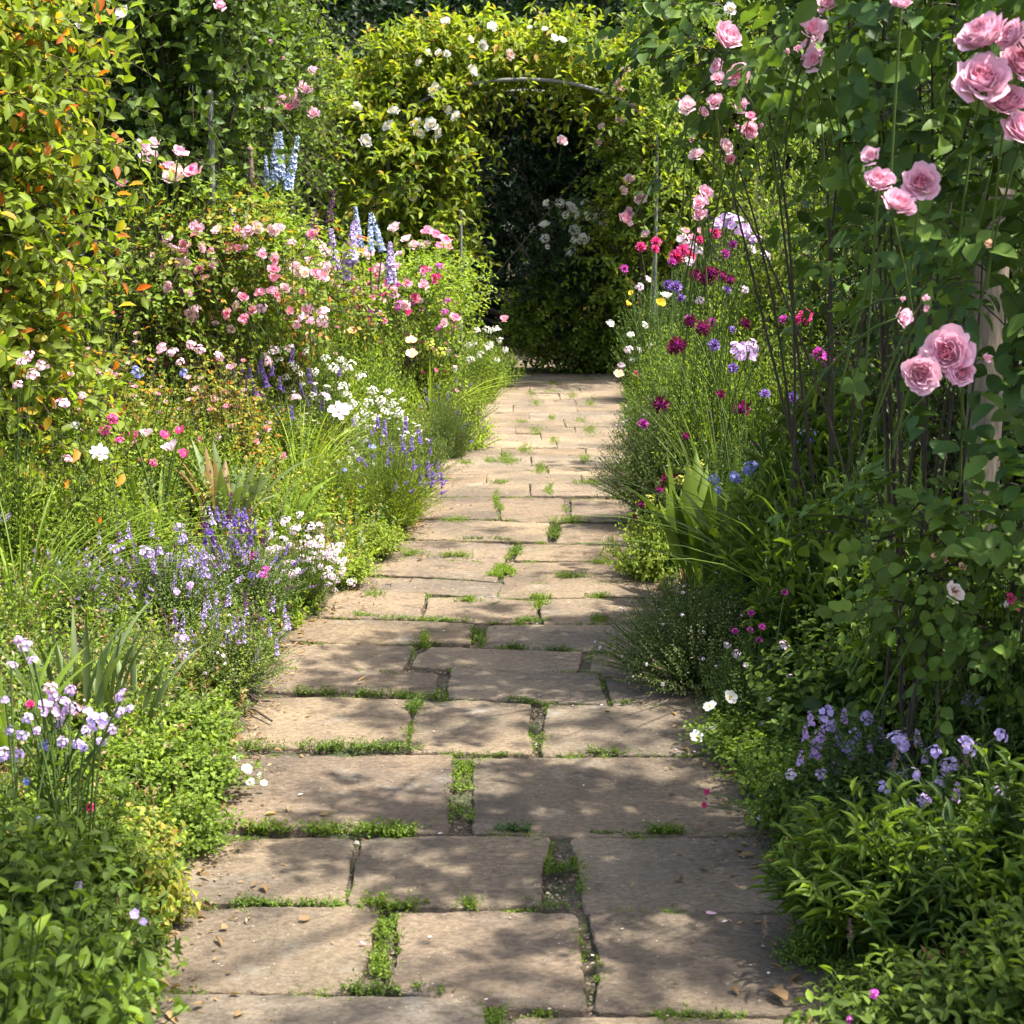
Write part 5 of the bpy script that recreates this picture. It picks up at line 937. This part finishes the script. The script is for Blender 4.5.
for lab, pts, r, h, L, m in (
    ('creeping weed strip along the joint under the big sunlit slab', [(242, 829), (330, 831), (415, 832)], .022, .022, .011, 'fresh'),
    ('creeping weed strip along the joint at the third visible slab row, left', [(250, 748), (340, 748), (422, 750)], .018, .022, .010, 'mid'),
    ('thin weed strip below the small left slab', [(235, 902), (290, 904), (340, 905)], .010, .014, .009, 'moss'),
    ('star-shaped leafy weed where three front slabs meet', [(362, 905), (395, 908), (422, 908)], .014, .022, .013, 'fresh'),
    ('weed rosette in the wide vertical joint nearest the camera', [(388, 918), (384, 940), (378, 965), (382, 975)], .018, .02, .011, 'fresh'),
    ('low weed strip at the foot of the nearest weed rosette', [(350, 992), (400, 991), (445, 994)], .012, .020, .010, 'mid'),
    ('bright mossy cushion beside the wide joint between the front middle slabs', [(512, 904), (540, 905), (578, 906)], .014, .012, .006, 'moss'),
    ('dark weed tuft inside the wide joint right of the middle slab', [(548, 872), (562, 868), (575, 866)], .018, .016, .010, 'mid'),
    ('weed filling the vertical joint between the two big slabs', [(463, 762), (461, 775), (462, 790)], .022, .014, .010, 'fresh'),
    ('small weed low in the vertical joint between the two big slabs', [(462, 805), (458, 812)], .016, .010, .008, 'moss'),
    ('grey-green weed tuft on the corner of the big right slab', [(498, 829), (515, 831), (530, 831)], .010, .016, .011, 'blue'),
    ('low weed tuft in the joint right of the grey-green one', [(590, 833), (615, 833), (642, 834)], .007, .009, .007, 'mid'),
    ('grassy tuft in the joint above the big right slab', [(588, 753), (615, 754), (642, 755)], .010, .018, .009, 'mid'),
    ('thin line of weed left of the grassy tuft', [(488, 754), (515, 753), (545, 754)], .008, .007, .006, 'mid'),
    ('weed tuft at the head of the narrow brown joint', [(505, 700), (530, 702), (548, 705)], .010, .014, .009, 'mid'),
    ('weed tuft in the joint at the path edge by the thyme mound', [(612, 704), (635, 702)], .010, .012, .009, 'mid'),
    ('leafy weed plugging the thin vertical joint at the left middle', [(416, 703), (414, 712)], .022, .018, .012, 'mid'),
    ('long weed strip under the cracked left slab', [(292, 692), (360, 694), (445, 698)], .014, .018, .009, 'mid'),
    ('weed strip under the curved slab in the path centre', [(500, 647), (530, 649), (572, 651)], .016, .016, .009, 'mid'),
    ('weed tuft plugging the joint above the curved slab', [(478, 632), (475, 642)], .022, .020, .011, 'mid'),
    ('weed along the bend of the curved slab', [(412, 646), (424, 645), (440, 644)], .020, .012, .009, 'mid'),
    ('yellow-green weed strip at the left path edge below the candytuft', [(352, 614), (380, 618), (420, 620), (470, 621)], .020, .014, .009, 'moss'),
    ('yellow-green weed cushion beside the dappled slab joint', [(516, 620), (530, 620), (548, 621)], .022, .014, .009, 'moss'),
    ('small leafy weed at the joint above that yellow cushion', [(530, 597), (545, 598), (540, 607)], .026, .016, .010, 'fresh'),
    ('weed tuft in the diagonal gap where the path is dappled', [(495, 578), (502, 568), (508, 575)], .030, .020, .011, 'fresh'),
    ('weed in the joint between the dappled slabs', [(517, 548), (516, 556)], .024, .016, .010, 'mid'),
    ('upright weed in the joint by the shadow edge', [(555, 528), (554, 538)], .024, .022, .011, 'mid'),
    ('dark weed line along the wide joint in the middle distance', [(462, 540), (490, 539), (512, 541)], .02, .014, .009, 'mid'),
    ('mossy strip at the very front of the path', [(498, 1012), (492, 1020), (500, 1026)], .016, .014, .008, 'mid'),
    ('low mossy strip in the front joint at the right', [(645, 1013), (690, 1013), (745, 1014)], .010, .009, .006, 'moss')):
    strip(lab, pts, r, h, L, m)
def farmoss():
    g = G()
    for px, py, wpx, hpx in ((496, 500, 4, 10), (549, 490, 4, 8), (505, 458, 9, 7), (540, 469, 8, 7), (510, 462, 12, 3), (465, 463, 9, 3), (490, 461, 8, 3), (585, 460, 9, 5), (536, 432, 7, 6), (554, 442, 5, 6), (525, 449, 8, 7), (590, 430, 8, 8), (580, 421, 6, 4), (551, 418, 5, 3), (520, 422, 10, 2), (537, 403, 7, 5), (532, 393, 6, 5), (591, 403, 8, 5), (572, 396, 5, 4), (555, 383, 8, 4), (588, 379, 12, 2), (552, 392, 12, 2), (503, 387, 8, 3), (455, 521, 18, 3), (400, 539, 15, 3), (570, 521, 20, 3), (570, 577, 20, 2), (600, 598, 12, 3), (600, 563, 12, 2), (455, 556, 22, 2), (412, 554, 12, 2), (375, 596, 10, 3), (620, 497, 12, 3), (440, 480, 18, 2), (590, 483, 20, 3), (500, 483, 14, 2), (470, 601, 12, 2), (600, 621, 10, 3), (665, 833, 20, 2), (470, 908, 8, 2), (425, 641, 4, 10)):
        n = int(20 + wpx * hpx * 1.6); P = np.array([list(gp(px + rng.normal(0, wpx * .45), py + rng.normal(0, hpx * .4))) for _ in range(n)]); P[:, 2] = -.004
        h = .020 * rng.uniform(.5, 1.4, (n, 1)); o = rng.normal(0, 1, (n, 3)) * [1, 1, 0]
        shoots(g, g, P, P + [0, 0, .6] * h, P + o * h * .7 + [0, 0, 1] * h, 6, .010, .006, T_SM, r=.0008, ang=70)
    rn = np.random.default_rng(21); Q = []
    for pl in SL:
        P = [gp(*p) for p in pl]
        for a, b in zip(P, P[1:] + P[:1]):
            if a.y < 1.9: continue
            k = int((b - a).length * 420); t = rn.uniform(0, 1, k); q = np.array(a) + (np.array(b) - np.array(a)) * t[:, None]
            n_ = np.sin(q[:, 0] * 23 + q[:, 1] * 17) + np.sin(q[:, 0] * 61 - q[:, 1] * 9) * .7; Q.append(q[n_ > .45])
    Q = np.concatenate(Q); n = len(Q); Q[:, :2] += rn.normal(0, .006, (n, 2)); Q[:, 2] = -.010; h = .012 * rn.uniform(.5, 1.3, (n, 1)); o = rn.normal(0, 1, (n, 3)) * [1, 1, 0]
    shoots(g, g, Q, Q + [0, 0, .6] * h, Q + o * h * .8 + [0, 0, 1] * h, 6, .008, .005, T_SM, r=.0007, ang=75, rnd=rn)
    stuff('moss', g, [LM['fresh']])
    # crumbs of brown leaf and grit along the edges and on the slabs
    g = G(); n = 3600; y = rng.uniform(2.0, 9, n) ** 1.0; sd = rng.integers(0, 2, n) * 2 - 1
    e = np.where(sd < 0, np.interp(y, [p.y for p in EL], [p.x for p in EL]), np.interp(y, [p.y for p in ER], [p.x for p in ER]))
    x = e + -sd * (rng.exponential(.05, n) - .06); P = np.stack([x, y, np.where(sd * (x - e) > 0, 0.004, .005)], 1); d = rng.normal(0, 1, (n, 3)) * [1, 1, .15]
    inst(g, T_SM, P, d, nrm(np.array([0, 0, 1.0]) + rng.normal(0, .3, (n, 3))), rng.uniform(.006, .02, n), rng.uniform(.003, .009, n), 0)
    n = 260; y = rng.uniform(2.0, 8, n); sd = rng.integers(0, 2, n) * 2 - 1
    e = np.where(sd < 0, np.interp(y, [p.y for p in EL], [p.x for p in EL]), np.interp(y, [p.y for p in ER], [p.x for p in ER]))
    P = np.stack([e - sd * (rng.exponential(.07, n) - .03), y, np.full(n, .008)], 1)
    inst(g, T_OV, P, rng.normal(0, 1, (n, 3)) * [1, 1, .15], nrm(np.array([0, 0, 1.0]) + rng.normal(0, .35, (n, 3))), rng.uniform(.015, .038, n), rng.uniform(.008, .018, n), 0)
    stuff('leaf_litter', g, [LM['dry']])
    g = G(); n = 190; y = rng.uniform(2.2, 9, n); l = np.interp(y, [p.y for p in EL], [p.x for p in EL]); r = np.interp(y, [p.y for p in ER], [p.x for p in ER])
    P = np.stack([l + (r - l) * rng.beta(1.6, 1.2, n), y, np.full(n, .006)], 1)
    inst(g, T_PET, P, rng.normal(0, 1, (n, 3)) * [1, 1, .1], np.array([[0, 0, 1.0]]), rng.uniform(.003, .011, n), rng.uniform(.002, .007, n), 0)
    stuff('fallen_petals', g, [leafmat('petal_litter', [(0, (.30, .20, .12)), (.5, (.5, .38, .30)), (.8, (.85, .74, .72)), (1, (.8, .45, .55))], .2)])
farmoss()
def petal(px, py, r, mat, lab, cat='petal', tp=T_PET, nm='fallen_petal', asp=.75):
    p = gp(px, py); g = G(); inst(g, tp, np.array([[0, 0, 0.]]), np.array([[rng.normal(), rng.normal() * .5, .12]]), np.array([[0, 0, 1.0]]), r, r * asp); tag(obj(nm, g.mesh(nm, [mat]), None, (p.x, p.y, .008)), lab, cat)
petal(716, 917, .021, PM['pink'], 'single pink petal lying on the front right slab')
petal(298, 798, .012, PM['white'], 'curled white petal on the big sunlit slab')
petal(600, 708, .009, PM['pinkwhite'], 'tiny pale petal by the joint at the narrow brown gap')
petal(788, 1006, .05, LM['dry'], 'large dry brown leaf at the bottom right edge of the path', 'dry leaf', T_OV, 'dry_leaf', .55)
petal(273, 753, .025, LM['dry'], 'small dry brown leaf on the left weed strip', 'dry leaf', T_OV, 'dry_leaf', .5)
g = G(); a, b = gp(240, 708), gp(272, 724); p = (a + b) / 2; tubes(g, np.array([[list(a - p), [0, 0, .008], list(b - p)]]) + [0, 0, .008], .003, 6)
tag(obj('twig', g.mesh('twig', STEMB), None, p), 'thin brown twig on the left path edge by the fourth slab row', 'twig')

def grit():
    g = G(); n = 30000; rn = np.random.default_rng(9); y = 2.0 + rn.uniform(0, 1, n) ** 1.5 * 5.5
    l = np.interp(y, [p.y for p in EL], [p.x for p in EL]) - .06; r = np.interp(y, [p.y for p in ER], [p.x for p in ER]) + .06
    x = l + (r - l) * rn.uniform(0, 1, n); s = rn.uniform(.002, .006, n) * np.where(rn.uniform(0, 1, n) < .06, 1.8, 1)
    T = np.array([(1, 0, 0), (-.5, .8, 0), (-.5, -.8, 0), (.2, .1, .9), (-.6, 0, .5)]); a = rn.uniform(0, 6.28, n); c, q = np.cos(a), np.sin(a)
    V = np.stack([x[:, None] + s[:, None] * (T[:, 0] * c[:, None] - T[:, 1] * q[:, None]), y[:, None] + s[:, None] * (T[:, 0] * q[:, None] + T[:, 1] * c[:, None]), -.016 + s[:, None] * T[:, 2]], 2)
    F = np.array([(0, 1, 3), (1, 4, 3), (1, 2, 4), (2, 0, 3), (2, 3, 4)]); g.add(V, (F[None] + (np.arange(n) * 5)[:, None, None]).reshape(-1, 3))
    stuff('gravel', g, [leafmat('grit', [(0, (.05, .035, .025)), (.5, (.16, .115, .08)), (.9, (.30, .24, .18)), (1, (.5, .45, .38))], 0, .8, .2)])
grit()
